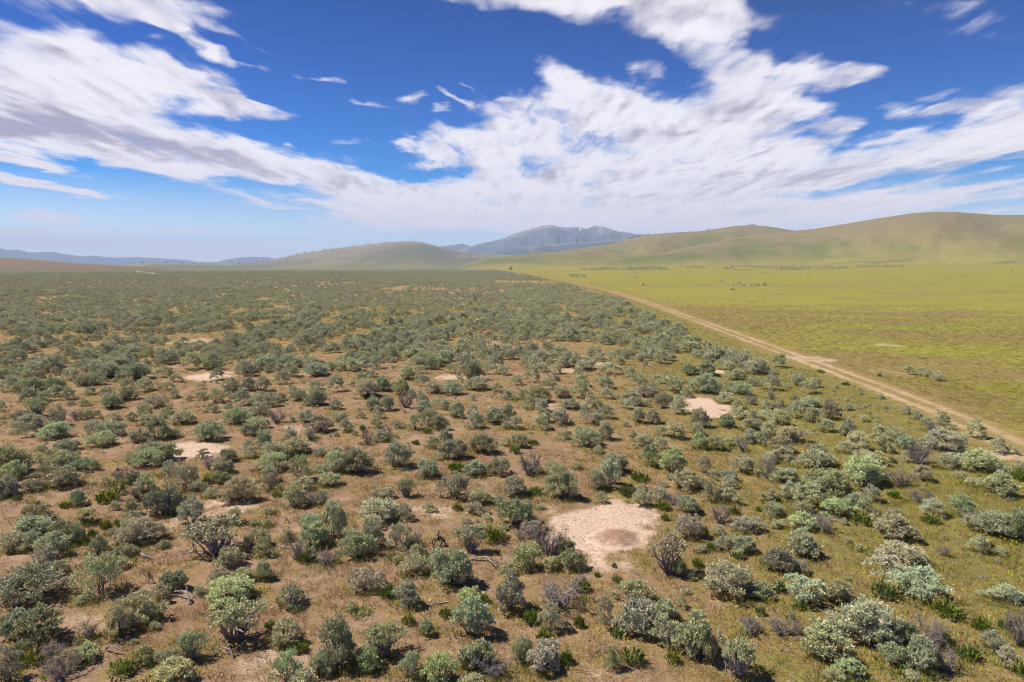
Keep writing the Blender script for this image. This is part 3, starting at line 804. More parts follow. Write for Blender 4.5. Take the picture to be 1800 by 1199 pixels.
# ------------------------------------------------------------------ the nearer plants one by one
# centre x, lowest y, width, height in the photograph, kind
TABLE_TEXT = """
55,1072,107,58,d 5,1115,25,35,d 35,1122,62,50,s 70,1140,82,60,d 42,1163,40,30,d 15,1205,42,50,g 173,1052,66,64,l 140,1065,23,30,s 240,1102,72,66,s 210,1122,50,58,l
252,1170,36,34,l 152,1168,40,32,l 118,1182,36,32,g 293,1172,36,30,s 308,1208,65,42,l 215,1195,52,32,y 155,1125,34,26,D 135,1112,30,28,B 205,1157,44,34,B 90,1160,42,28,D
110,1203,55,26,D 263,1028,14,34,U 55,1176,40,18,y 403,1002,44,36,l 386,1028,34,32,s 425,1028,36,26,l 405,1072,86,52,l 418,1140,80,80,t 505,1135,52,54,l 525,1150,34,24,F
508,1208,44,56,l 592,1178,66,84,g 565,1192,36,50,s 337,1166,38,62,t 515,1068,46,34,d 512,1072,24,48,U 463,1022,27,36,s 305,1044,40,38,d 283,1062,35,32,s 350,1048,20,14,s
318,1064,52,24,B 365,1086,24,12,B 395,1160,40,14,B 455,1162,28,26,B 475,1106,25,18,F 645,1047,62,50,g 680,1055,30,28,F 617,1076,20,34,l 635,1084,14,26,s 715,1073,45,46,s
718,1103,27,26,y 750,1121,24,32,s 783,1089,23,22,F 823,1068,42,34,l 830,1126,62,64,s 852,1064,22,20,F 673,1160,58,66,t 645,1182,46,42,d 722,1192,36,46,s 772,1202,52,60,l
838,1178,52,56,l 815,1174,26,26,g 830,1215,42,30,l 865,1192,50,30,D 770,1071,36,24,B 897,1082,52,70,s 985,1082,86,58,D 967,1116,36,44,s 996,1113,20,26,s 935,1101,40,30,F
958,1131,34,28,y 1018,1106,20,36,F 918,1166,34,60,l 958,1184,60,58,s 995,1171,28,30,F 1020,1046,34,32,F 1050,1017,12,12,F 1085,1028,20,16,F 1115,1066,58,44,s 1120,1122,74,62,g
1165,1091,40,42,s 1167,1143,46,50,l 1190,1126,32,32,l 1063,1106,34,44,g 1084,1126,25,24,F 1110,1174,46,40,y 1078,1183,28,34,d 1182,1169,30,26,y 1060,1152,30,16,B 1080,1052,16,18,U
1278,1057,92,68,s 1226,1166,62,94,l 1335,1058,50,34,d 1337,1083,18,22,F 1368,1044,24,28,y 1410,1066,68,50,s 1470,1064,48,42,g 1460,1082,42,28,B 1405,1074,26,16,F 1390,1093,20,16,F
1522,1142,92,78,s 1479,1117,34,42,l 1450,1165,78,66,s 1298,1196,54,74,t 1320,1121,46,24,D 1378,1122,48,34,D 1407,1130,26,16,B 1335,1179,13,12,F 1490,1196,45,36,l 1462,1206,32,18,l
1385,1152,26,14,B 1353,1150,16,12,B 1282,1103,20,10,B 1582,1006,78,52,s 1556,1028,60,46,s 1612,1062,88,64,s 1555,1060,54,26,y 1664,1092,56,30,y 1590,1132,34,46,d 1570,1177,50,42,d
1630,1146,52,48,D 1617,1187,50,60,g 1664,1187,46,42,D 1655,1137,34,34,y 1725,1114,36,28,F 1700,1167,42,32,F 1766,1064,46,32,s 1766,1111,28,24,y 1790,1142,46,60,D 1746,1152,36,36,g
1771,1179,38,32,s 1792,1194,38,26,y 1503,1199,18,26,s 1603,1208,32,20,s 1730,1023,22,10,B 15,840,66,48,d 28,844,42,30,l 15,877,34,40,s 55,869,34,26,g 82,860,50,36,d
108,832,56,38,s 88,830,44,32,s 122,830,42,34,g 150,834,42,30,d 112,864,48,34,s 137,892,26,30,s 152,924,34,32,t 60,899,30,16,y 76,906,22,16,y 30,881,16,13,F
190,889,44,20,y 205,872,32,26,y 115,895,20,15,y 186,932,22,20,F 207,926,16,15,F 163,947,16,20,F 62,928,54,24,d 56,950,60,36,s 25,974,56,38,s 58,974,32,32,s
112,964,56,40,d 97,986,56,40,s 78,1006,42,36,s 104,1014,30,20,l 139,962,26,40,d 174,977,30,28,g 160,1004,28,28,s 243,966,72,42,s 233,934,32,20,d 200,944,17,16,s
277,936,18,15,s 287,968,20,18,d 216,984,40,22,d 214,1002,28,20,g 260,988,46,26,B 262,828,54,36,s 292,816,42,32,d 268,812,48,28,d 298,839,24,26,d 235,853,28,26,d
257,870,38,30,s 232,909,24,30,s 287,912,54,54,d 207,838,24,20,U 210,854,24,20,D 243,882,25,24,D 188,857,15,18,s 163,854,9,9,s 322,867,48,40,s 310,884,30,24,y
358,809,19,16,d 391,838,38,34,s 402,816,30,26,g 367,828,18,22,D 390,854,34,22,d 365,852,24,20,y 420,889,58,46,s 372,880,26,22,s 430,852,18,20,U 478,834,50,38,s
487,816,46,30,g 474,852,28,28,s 477,864,24,30,g 530,851,37,40,d 487,875,20,14,y 561,833,20,15,s 578,836,36,22,s 590,820,36,22,s 578,862,36,31,l 518,897,38,38,s
533,868,35,20,s 565,888,24,28,s 550,894,34,28,D 586,950,46,68,s 550,927,34,26,s 551,967,52,48,l 540,993,32,30,F 506,952,18,18,s 453,964,36,40,s 464,980,30,30,l
414,925,28,32,t 447,927,12,24,t 470,907,20,18,d 470,928,14,20,s 338,927,44,46,s 377,988,88,74,t 330,995,42,14,B 340,972,14,24,U 495,970,44,28,B 520,988,30,34,D
575,998,46,30,D 504,922,10,16,U 623,841,60,44,d 612,835,30,30,s 700,828,50,50,g 752,844,40,38,s 797,813,42,40,s 805,834,34,18,F 835,843,42,32,s 877,840,38,38,d
714,878,28,38,t 672,883,38,29,s 665,926,76,50,s 712,918,25,28,s 655,967,38,46,s 627,984,56,52,l 702,974,42,50,s 720,966,22,24,F 734,961,22,34,D 698,993,18,24,d
731,988,34,30,s 728,1014,44,38,s 757,902,22,19,s 800,885,52,48,g 843,892,38,34,s 835,907,34,27,s 854,917,20,22,l 822,922,18,20,l 803,899,22,18,y 827,978,46,58,t
865,960,42,40,y 792,1036,68,74,l 772,964,30,30,K 905,932,58,58,d 905,878,44,40,g 855,1002,60,24,B 890,1014,26,26,g 930,841,36,40,D 947,838,18,24,s 944,872,28,15,F
985,885,58,62,l 970,830,20,22,s 1016,826,12,17,s 1080,836,46,38,s 1068,864,52,50,g 1050,866,26,32,d 1100,876,26,24,F 1125,852,36,16,y 1143,825,31,40,d 1181,839,42,42,l
1205,868,46,38,s 1165,860,18,24,s 1130,895,32,40,s 1160,884,30,18,d 1166,902,28,20,F 1168,917,14,16,F 1208,908,40,34,d 1210,953,44,54,s 1185,894,22,24,D 1173,1016,54,82,t
1192,1018,28,32,d 937,945,40,28,s 962,985,56,54,D 923,1006,48,54,l 995,980,38,32,d 1005,1008,46,38,d 914,951,25,22,D 1080,1000,10,12,F 970,1007,30,26,s 949,897,14,16,s
1232,862,22,26,d 1237,836,24,30,s 1253,842,22,20,s 1278,850,32,22,g 1280,862,28,18,l 1247,887,30,34,g 1278,889,36,32,s 1308,838,42,34,s 1345,846,28,34,D 1352,818,26,22,g
1375,815,36,22,s 1381,855,46,30,s 1388,883,35,30,s 1352,884,30,24,s 1358,911,36,28,s 1366,930,20,20,s 1450,878,76,46,d 1435,830,62,32,s 1424,902,52,48,l 1467,917,50,38,l
1410,908,32,26,g 1505,912,50,36,g 1411,937,44,30,l 1446,940,46,32,D 1410,984,52,48,s 1368,1012,46,48,g 1397,1010,38,32,g 1312,940,50,28,s 1265,924,32,32,D 1290,908,22,20,y
1237,948,22,26,y 1333,898,12,12,F 1233,973,19,28,s 1250,970,15,18,F 1272,970,32,32,s 1306,976,36,36,s 1263,942,18,12,g 1295,984,26,16,F 1226,1000,22,20,F 1515,864,78,56,l
1525,824,48,30,s 1580,860,42,28,D 1567,817,15,14,F 1593,815,22,17,s 1620,826,54,24,D 1622,850,32,30,s 1665,828,36,26,s 1718,836,66,40,s 1688,845,22,24,l 1708,857,22,20,s
1708,832,20,14,B 1764,838,30,22,d 1790,848,30,26,F 1754,880,50,42,s 1776,887,32,20,B 1611,886,26,24,D 1633,888,18,22,D 1535,885,28,18,s 1572,877,22,18,F 1640,914,38,34,s
1692,918,40,38,d 1635,925,34,20,y 1748,952,68,54,s 1788,956,44,66,d 1714,938,46,28,D 1568,957,62,50,s 1560,907,32,14,B 1515,928,40,22,y 1510,973,15,20,s 1719,977,30,22,s
1758,982,22,18,s 1735,967,26,18,y 1655,982,22,18,D 1540,962,20,10,B 1695,982,18,10,B 43,660,33,14,s 88,656,25,14,d 22,693,28,22,g 53,696,46,30,d 96,692,38,26,d
125,674,30,22,s 150,684,32,24,s 172,682,32,22,s 158,697,22,18,d 165,655,30,22,d 193,672,48,24,s 240,675,48,26,d 223,685,20,12,s 255,692,30,20,s 280,686,10,7,s
297,690,20,20,s 290,668,26,18,s 188,702,25,20,d 223,709,38,25,d 198,724,35,28,s 48,712,30,20,s 97,701,28,18,s 77,710,22,20,s 123,706,25,18,d 148,717,16,18,g
125,715,14,8,s 65,738,34,36,t 40,743,32,22,g 103,754,32,32,s 2,718,14,46,d 52,759,40,23,s 26,765,16,12,s 48,771,28,16,s 95,777,50,29,s 157,742,32,22,d
133,743,20,16,D 204,742,18,27,s 233,742,20,24,t 255,736,25,20,s 276,722,32,28,s 295,737,22,24,s 262,752,35,22,l 198,772,46,32,s 167,770,28,20,g 180,791,50,22,s
246,784,36,30,s 277,778,38,36,s 295,774,25,24,g 72,796,15,17,d 117,798,40,20,g 258,802,20,16,s 311,675,24,22,s 308,703,18,30,s 338,655,35,18,d 375,656,35,20,d
383,671,20,17,d 405,681,22,22,d 354,687,16,15,s 333,708,13,14,s 355,707,22,20,s 380,714,30,26,s 407,702,28,26,d 375,728,22,22,s 437,692,28,26,s 462,692,26,28,s
456,702,18,16,s 433,662,40,20,s 465,657,45,20,s 500,654,40,22,s 495,679,26,18,s 512,667,30,18,s 558,668,42,20,s 580,655,20,18,g 555,689,26,17,g 517,694,18,20,g
524,710,28,26,s 556,718,36,30,g 590,693,28,24,s 425,717,30,22,s 455,718,35,24,s 482,711,22,22,s 496,706,15,15,s 475,720,28,16,g 402,725,16,16,s 418,752,46,36,s
457,736,34,22,s 453,759,38,30,s 437,770,30,24,g 487,747,26,23,D 514,742,10,14,s 541,747,32,26,s 563,766,40,32,g 545,777,22,20,D 590,724,20,20,s 594,744,20,22,s
323,752,40,30,s 308,773,22,28,t 368,783,52,41,s 437,794,25,24,l 463,793,29,34,s 440,810,22,20,s 480,806,40,26,s 523,804,48,30,l 562,804,22,20,s 592,806,20,18,s
508,762,12,20,U 512,778,25,16,s 652,667,22,17,s 622,657,18,18,g 660,652,25,16,g 635,677,26,18,s 647,705,44,34,s 672,692,28,28,s 688,686,22,20,g 715,672,34,24,s
740,660,20,18,s 755,653,25,20,d 745,682,24,20,g 706,698,30,26,d 724,702,16,20,d 715,722,26,28,D 738,694,10,11,s 742,712,20,20,g 766,697,34,24,s 798,700,34,28,s
828,677,45,36,d 838,692,45,22,s 866,662,28,24,d 793,660,20,18,s 884,664,26,20,s 875,692,22,24,g 893,705,18,26,s 768,718,22,28,s 782,723,20,18,s 745,732,32,24,s
804,739,30,30,s 655,728,28,30,s 682,726,24,30,s 664,738,20,22,s 634,738,14,22,t 604,740,14,24,s 606,763,22,22,s 662,757,22,26,s 697,756,18,34,t 626,768,10,13,s
638,760,12,15,F 755,752,28,28,l 776,747,18,16,s 730,759,26,28,s 772,760,32,26,g 832,736,20,16,s 835,757,30,27,s 868,750,35,34,s 892,742,25,28,s 890,757,18,20,g
668,781,26,22,s 681,770,26,18,D 645,786,18,30,D 762,792,22,26,s 783,787,24,30,s 848,804,48,42,d 890,787,18,22,s 613,802,20,16,D 685,781,15,14,F 730,785,15,11,F
752,766,18,14,F 909,681,20,24,s 935,677,28,24,d 975,662,26,22,d 950,657,25,22,s 975,673,20,12,D 945,713,42,34,d 985,703,26,28,s 903,706,16,24,s 920,704,20,18,s
962,690,24,18,s 930,723,22,24,s 952,729,24,20,l 1020,684,24,18,d 1020,704,30,22,g 1063,688,30,24,s 1068,706,26,24,s 1005,724,32,22,s 957,747,24,20,s 985,751,32,30,s
950,759,28,20,g 1040,730,32,20,s 1065,740,24,22,s 1030,738,22,20,l 1045,752,35,24,g 991,775,20,22,s 1065,778,26,34,s 1032,792,48,38,s 1052,800,17,15,l 1120,748,24,30,s
1148,750,26,28,s 1110,718,40,28,s 1135,702,40,22,g 1165,722,26,32,g 1107,724,22,20,l 1165,771,22,28,s 1187,777,34,35,l 1112,779,20,24,s 1130,791,34,26,s 1160,794,28,24,s
1190,697,30,22,s 1175,692,30,22,s 1155,678,24,24,s 1125,682,24,20,s 1143,692,20,12,s 1192,714,22,20,s 1190,733,26,22,s 1070,664,35,20,s 1025,656,30,20,d 1107,665,18,14,d
1015,666,16,14,l 906,758,24,22,s 914,791,28,32,s 937,785,20,12,F 905,800,20,18,y 1212,664,30,24,d 1243,666,36,27,d 1240,699,42,35,s 1205,702,18,30,d 1295,674,32,22,s
1280,654,22,16,s 1335,664,40,28,s 1368,650,25,16,s 1360,670,18,18,s 1280,692,22,18,g 1305,700,34,27,s 1325,682,22,22,s 1357,692,30,20,g 1355,705,16,14,D 1275,714,30,22,s
1297,723,22,28,s 1295,742,28,24,s 1318,741,26,26,l 1320,716,25,15,D 1370,717,16,26,s 1348,724,20,14,s 1345,744,28,22,s 1367,752,34,25,l 1365,727,22,16,D 1222,733,14,22,t
1230,757,34,34,s 1277,756,28,26,d 1228,770,25,20,s 1230,794,24,30,l 1255,796,31,28,s 1280,788,20,20,s 1305,798,26,22,D 1318,762,34,24,g 1320,784,30,26,g 1350,777,28,22,s
1392,784,46,34,t 1338,787,24,15,l 1373,802,46,26,g 1402,682,26,27,s 1432,684,20,22,d 1420,697,30,22,l 1442,658,14,8,F 1487,680,13,9,F 1422,722,38,22,s 1400,740,34,18,s
1427,747,26,28,s 1459,742,32,36,g 1453,764,28,21,g 1425,769,26,12,B 1440,803,28,18,l 1490,772,26,28,s 1418,791,12,25,U 1485,802,28,24,g 1398,706,15,11,D 1508,802,48,38,s
1548,776,26,18,s 1572,782,28,25,s 1548,799,30,22,s 1592,794,30,26,s 1620,788,22,20,s 1660,802,72,42,s 1590,732,20,17,g 1612,743,18,13,s 1628,749,18,18,g 1640,764,28,20,D
1657,752,22,14,g 1672,758,14,11,s 1518,744,17,20,s 1540,738,10,11,g 1546,704,16,10,s 1596,661,16,13,s 1619,664,20,15,s 1632,667,16,9,d 1646,672,20,11,s 1715,776,30,11,s
1752,801,26,20,s 1780,802,20,11,s 1546,663,8,7,F
"""
TABLE = []
for row in TABLE_TEXT.split():
    a = row.split(",")
    TABLE.append((float(a[0]), float(a[1]), float(a[2]), float(a[3]), a[4]))


# ------------------------------------------------------------------ labels
LANDMARKS = [
 ("the ant mound's bare disc", 1062, 934), ("the long pale streak of bare soil", 320, 796), ("the small far pale patch", 370, 661),
 ("the pale patch near the track", 1242, 716), ("the charred black stump", 772, 955), ("the forked pale fallen branch", 1060, 1143),
 ("the big arching bare-stemmed sagebrush", 377, 950), ("the large grey dead thicket", 985, 1062), ("the tall dead shrub at lower right", 1630, 1125),
 ("the bottom left corner", 0, 1199), ("the bottom right corner", 1800, 1199), ("the round sagebrush by the pale streak", 368, 762),
 ("the small lollipop-shaped sagebrush", 714, 858), ("the flat pale dead brush", 155, 1115), ("the isolated clump beside the track", 1418, 680),
 ("the pale upright snag", 263, 1012), ("the bleached branch tangle", 855, 992), ("the tall sagebrush on the disc's edge", 1172, 965),
 ("the dead twig heap at the right edge", 1790, 1120), ("the middle of the bottom edge", 900, 1199), ("the red cheatgrass beside the leaning bush", 365, 1120),
 ("the four shrubs alone in the meadow", 1620, 664), ("the bleached roots under a grey bush", 1460, 1068), ("the grey dead shrub on red grass", 928, 820),
 ("the broad bushy mass below the track", 1660, 780), ("the left edge's dark clump", 0, 835), ("the pale end of the track", 1740, 800),
 ("the pale mid-field dirt gap", 793, 668), ("the lilac-grey dead shrub", 487, 738), ("the small dark seedling shrub", 72, 788),
 ("the bare twiggy shrub among green ones", 715, 708), ("the hollow shrub with bleached limbs", 1295, 1170), ("the big double-domed sagebrush", 1595, 1015),
 ("the dead skeleton shrub", 1345, 825), ("the bright forb under grey bushes", 540, 980), ("the left edge's tall dark clump", 0, 960),
 ("the right edge's dark bushy mass", 1800, 930), ("the tiny pale dome on red grass", 1052, 792), ("the pair of little dead domes", 1622, 876),
]
ORD = ["nearest", "second", "third", "fourth", "fifth", "sixth", "seventh", "eighth", "ninth", "tenth", "eleventh", "twelfth", "thirteenth", "fourteenth", "fifteenth", "sixteenth"]
def place_words(items):
    """items: [(px, py)] of one kind; says for each where it stands from the landmark it is closest to"""
    near = []
    for px, py in items:
        best = min(range(len(LANDMARKS)), key=lambda k: math.hypot(px - LANDMARKS[k][1], (py - LANDMARKS[k][2]) * 1.5) + (0 if math.hypot(px - LANDMARKS[k][1], py - LANDMARKS[k][2]) > 9 else 500))
        n, lx, ly = LANDMARKS[best]; dx, dy = px - lx, (py - ly) * 1.5
        sec = ("right of" if dx > 0 else "left of") if abs(dx) > abs(dy) else ("in front of" if dy > 0 else "behind")
        near.append((best, sec, math.hypot(dx, dy)))
    out = [None] * len(items); groups = {}
    for i, (b, s, d) in enumerate(near): groups.setdefault((b, s), []).append((d, i))
    for (b, s), l in groups.items():
        l.sort()
        for k, (d, i) in enumerate(l):
            out[i] = (ORD[k] + " " if len(l) > 1 else "") + s + " " + LANDMARKS[b][0]
    return out

TONE = {'s': ("grey-green", (1.0, 1.0, 1.0)), 'g': ("dull grey", (0.88, 0.85, 0.86)), 'd': ("dark green", (0.76, 0.81, 0.70)), 'l': ("pale green", (1.06, 1.09, 0.96)), 't': ("bare-stemmed", (1.0, 0.98, .92))}

def real_size(cx, bot, w, h):
    """metres: place on the ground, width, height"""
    base = bot - 0.18 * w
    x, y, t = ground_at(cx, base)
    dep = math.atan2(CAM_H, math.hypot(x, y))
    W = w * t / FPX
    H = max((h * t / FPX - 0.42 * W * math.sin(dep)) / math.cos(dep), 0.55 * W)
    return x, y, min(W * 1.05, 4), min(H * 1.08, 2.6, 1.5 * W)

def build_shrubs():
    rnd = random.Random(5)
    sage = [r for r in TABLE if r[4] in 'sgdlt']
    sage.sort(key=lambda r: -r[2] * r[3])
    chosen, rest = sage[:300], sage[300:]
    words_ = place_words([(r[0], r[1] - r[3] * .5) for r in chosen])
    for r, wd in zip(chosen, words_):
        cx, bot, w, h, k = r
        x, y, W, H = real_size(cx, bot, w, h)
        z = float(ground_z_full(x, y)[0])
        kinds = BARE_SAGE if k == 't' else (BIG_SAGE if W > 1.75 else SAGE)
        crown, stems = kinds[rnd.randrange(len(kinds))]
        o = link("sagebrush", None, loc=(x, y, z - .02)); o.empty_display_size = .3
        a = W / H if H else 1
        shape = "tall" if a < .95 else ("low" if a > 1.75 else "round")
        size = "large" if W > 2.0 else ("small" if W < 1.05 else "medium")
        tone, col = TONE[k]
        tag(o, f"{size} {shape} {tone} sagebrush, {wd}", "sagebrush", "sagebrush spread over the plain")
        o.rotation_euler = (0, 0, rnd.uniform(0, 6.28))
        hh = 0.98 if k == 't' else .84
        ar = rnd.uniform(.92, 1.09); o.scale = (W / .98 * ar, W / .98 / ar, H / hh)
        c = link("crown", crown, o); c.color = (*[v * rnd.uniform(.92, 1.08) for v in col], 1)
        s = link("stems", stems, o)
    return rest
REST = build_shrubs()

def build_others():
    rnd = random.Random(8)
    for code, cat, name, protos, desc, grp in (
        ('D', 'dead shrub', 'dead_shrub', DEADS, 'leafless grey shrub', 'dead shrubs among the sagebrush'),
        ('F', 'green plant', 'leafy_forb', FORBS, 'bright green forb', 'green forbs among the sagebrush'),
        ('y', 'flowering plant', 'flowering_forb', FORBY, 'yellowish spiky forb', 'flowering forbs among the sagebrush')):
        rows = [r for r in TABLE if r[4] == code]
        wd = place_words([(r[0], r[1] - r[3] * .5) for r in rows])
        for r, t in zip(rows, wd):
            cx, bot, w, h, k = r
            x, y, W, H = real_size(cx, bot, w, h); z = float(ground_z_full(x, y)[0])
            size = "broad" if w > 42 else ("small" if w < 24 else "medium")
            o = link(name, None, loc=(x, y, z - .01)); tag(o, f"{size} {desc}, {t}", cat, grp)
            o.rotation_euler = (0, 0, rnd.uniform(0, 6.28))
            a, b = protos[rnd.randrange(len(protos))]
            if code == 'D':
                o.scale = (W / .82, W / .82, H / .64); link("stems", a, o); link("twigs", b, o)
            else:
                o.scale = (W / .95, W / .95, H / .55); c = link("leaves", a, o)
                if b: link("flower_spikes", b, o)
    rows = [r for r in TABLE if r[4] in 'BUK']
    wd = place_words([(r[0], r[1] - r[3] * .5) for r in rows])
    for r, t in zip(rows, wd):
        cx, bot, w, h, k = r
        x, y, W, H = real_size(cx, bot, w, h); z = float(ground_z_full(x, y)[0])
        if k == 'B':
            o = link("fallen_branch", LYING[rnd.randrange(5)], loc=(x, y, z)); o.scale = (W, W, W * .8)
            o.rotation_euler = (0, 0, rnd.choice((0.3, -.4, 2.7, 3.5)) + rnd.uniform(-.3, .3))
            tag(o, f"weathered grey fallen branch, {t}", "dead branch", "dead branches on the ground")
        elif k == 'U':
            H2 = h * ground_at(cx, bot)[2] / FPX
            o = link("dead_snag", STAND[rnd.randrange(3)], loc=(x, y, z - .02)); o.scale = (W, W, H2 / .9)
            o.rotation_euler = (0, 0, rnd.uniform(0, 6.28))
            tag(o, f"upright grey dead snag, {t}", "dead snag", "dead snags standing among the sagebrush")
        else:
            o = link("charred_stump", BLACK, loc=(x, y, z - .02)); o.scale = (W, W, W)
            tag(o, f"black spidery dead stump on grass, {t}" if w < 25 else "black spidery dead stump standing on open grass in mid foreground", "stump")
build_others()

# the ant mound on its bare disc
def ant_mound():
    x0, y0, t = ground_at(1085, 946); rx = 56 * t / FPX; ry = rx * 1.05
    n, m = 48, 18; v = []; q = []; rim = []
    for i in range(m):
        f = i / (m - 1)
        for j in range(n):
            a = j / n * 2 * math.pi
            rr = f * (1 + .16 * (vnoise(np.array([math.cos(a) * 1.7 + 9]), np.array([math.sin(a) * 1.7 + 4]), 4)[0] - .5) * 2)
            x, y = rx * rr * math.cos(a), ry * rr * math.sin(a)
            hz = .24 * (1 - sstep(0, 1, f)) + (.09 * (fbm(np.array([x / .35 + 50]), np.array([y / .35 + 50]), 3, 6)[0] - .5)) * (1 - f ** 3)
            if f > .98: hz = -.06
            v.append((x, y, float(hz))); rim.append(f)
    for i in range(m - 1):
        for j in range(n): q.append((i * n + j, (i + 1) * n + j, (i + 1) * n + (j + 1) % n, i * n + (j + 1) % n))
    mt, T = new_mat("ant_mound_soil"); pos = T.node('ShaderNodeNewGeometry').outputs['Position']
    n1 = T.noise(pos, 8, 5, .65); n2 = T.noise(pos, 30, 4, .6)
    c = T.mix(T.ss(n1, .3, .7), (0.250, 0.150, 0.100), (0.345, 0.215, 0.145)); c = T.mix(T.ss(n2, .58, .7, 0, .6), c, (0.42, .30, .21))
    ra = T.node('ShaderNodeAttribute'); ra.attribute_name = 'rim'
    pl = T.mix(T.ss(n2, .3, .68), (0.390, 0.262, 0.182), (0.670, 0.505, 0.378))
    c = T.mix(T.ss(T.math('ADD', ra.outputs['Fac'], T.math('MULTIPLY', T.math('SUBTRACT', T.noise(pos, 3, 6, .7), .5), 1.5)), .36, .95), c, pl)
    finish(T, c, .95, bump=n2, bump_s=.8, bump_d=.05, spec=.1)
    o = link("ant_mound", mesh("ant_mound", v, q, mats=[mt], smooth=True, attrs={'rim': rim}), loc=(x0, y0, float(ground_z_full(x0, y0)[0])))
    tag(o, "low brown ant mound in the middle of a pale bare disc", "ant mound")
ant_mound()

# ------------------------------------------------------------------ scattered stuff
def proto_collection(name, meshes):
    c = bpy.data.collections.new(name)
    for i, me in enumerate(meshes):
        o = bpy.data.objects.new("%s_%02d" % (name, i), me); o.color = (1, 1, 1, 1); c.objects.link(o)
    return c

def scatter(name, pts, rot, scl, pick, meshes):
    """one object whose points carry copies of a few small meshes"""
    coll = proto_collection(name + "_kinds", meshes)
    me = mesh(name, pts, attrs={'rot': rot, 'scl': scl, 'pick': pick})
    o = link(name, me); o['kind'] = 'stuff'
    ng = bpy.data.node_groups.new(name + "_nodes", 'GeometryNodeTree')
    ng.interface.new_socket("Geometry", in_out='INPUT', socket_type='NodeSocketGeometry'); ng.interface.new_socket("Geometry", in_out='OUTPUT', socket_type='NodeSocketGeometry')
    T = NT(ng, True)
    gi = T.node('NodeGroupInput'); go = T.node('NodeGroupOutput'); iop = T.node('GeometryNodeInstanceOnPoints'); ci = T.node('GeometryNodeCollectionInfo')
    ci.inputs['Collection'].default_value = coll; ci.inputs['Separate Children'].default_value = True; ci.inputs['Reset Children'].default_value = True
    def na(n, dt):
        a = T.node('GeometryNodeInputNamedAttribute', data_type=dt); a.inputs['Name'].default_value = n; return a.outputs['Attribute']
    T.link(gi.outputs[0], iop.inputs['Points']); T.link(ci.outputs[0], iop.inputs['Instance']); iop.inputs['Pick Instance'].default_value = True
    T.link(na('pick', 'FLOAT'), iop.inputs['Instance Index']); T.link(na('rot', 'FLOAT_VECTOR'), iop.inputs['Rotation']); T.link(na('scl', 'FLOAT_VECTOR'), iop.inputs['Scale'])
    T.link(iop.outputs[0], go.inputs[0])
    md = o.modifiers.new("copies", 'NODES'); md.node_group = ng
    return o

def in_view(x, y, pad=1.06):
    """keeps ground points that the wide surroundings of the view can show"""
    az = np.abs(np.arctan2(x, y))
    return az < math.radians(40) * pad

def polar_points(rng, r0, r1, dens, a0=-43, a1=43):
    A0, A1 = math.radians(a0), math.radians(a1)
    n = int(.5 * (r1 * r1 - r0 * r0) * (A1 - A0) * dens)
    r = np.sqrt(rng.uniform(r0 * r0, r1 * r1, n)); a = rng.uniform(A0, A1, n)
    return r * np.sin(a), r * np.cos(a)

def to_px(x, y):
    d = np.stack([x, y, np.full_like(x, -CAM_H)], 1); k = d @ FWD
    return 900 + FPX * d[:, 0] / k, 599.5 - FPX * (d @ UP) / k

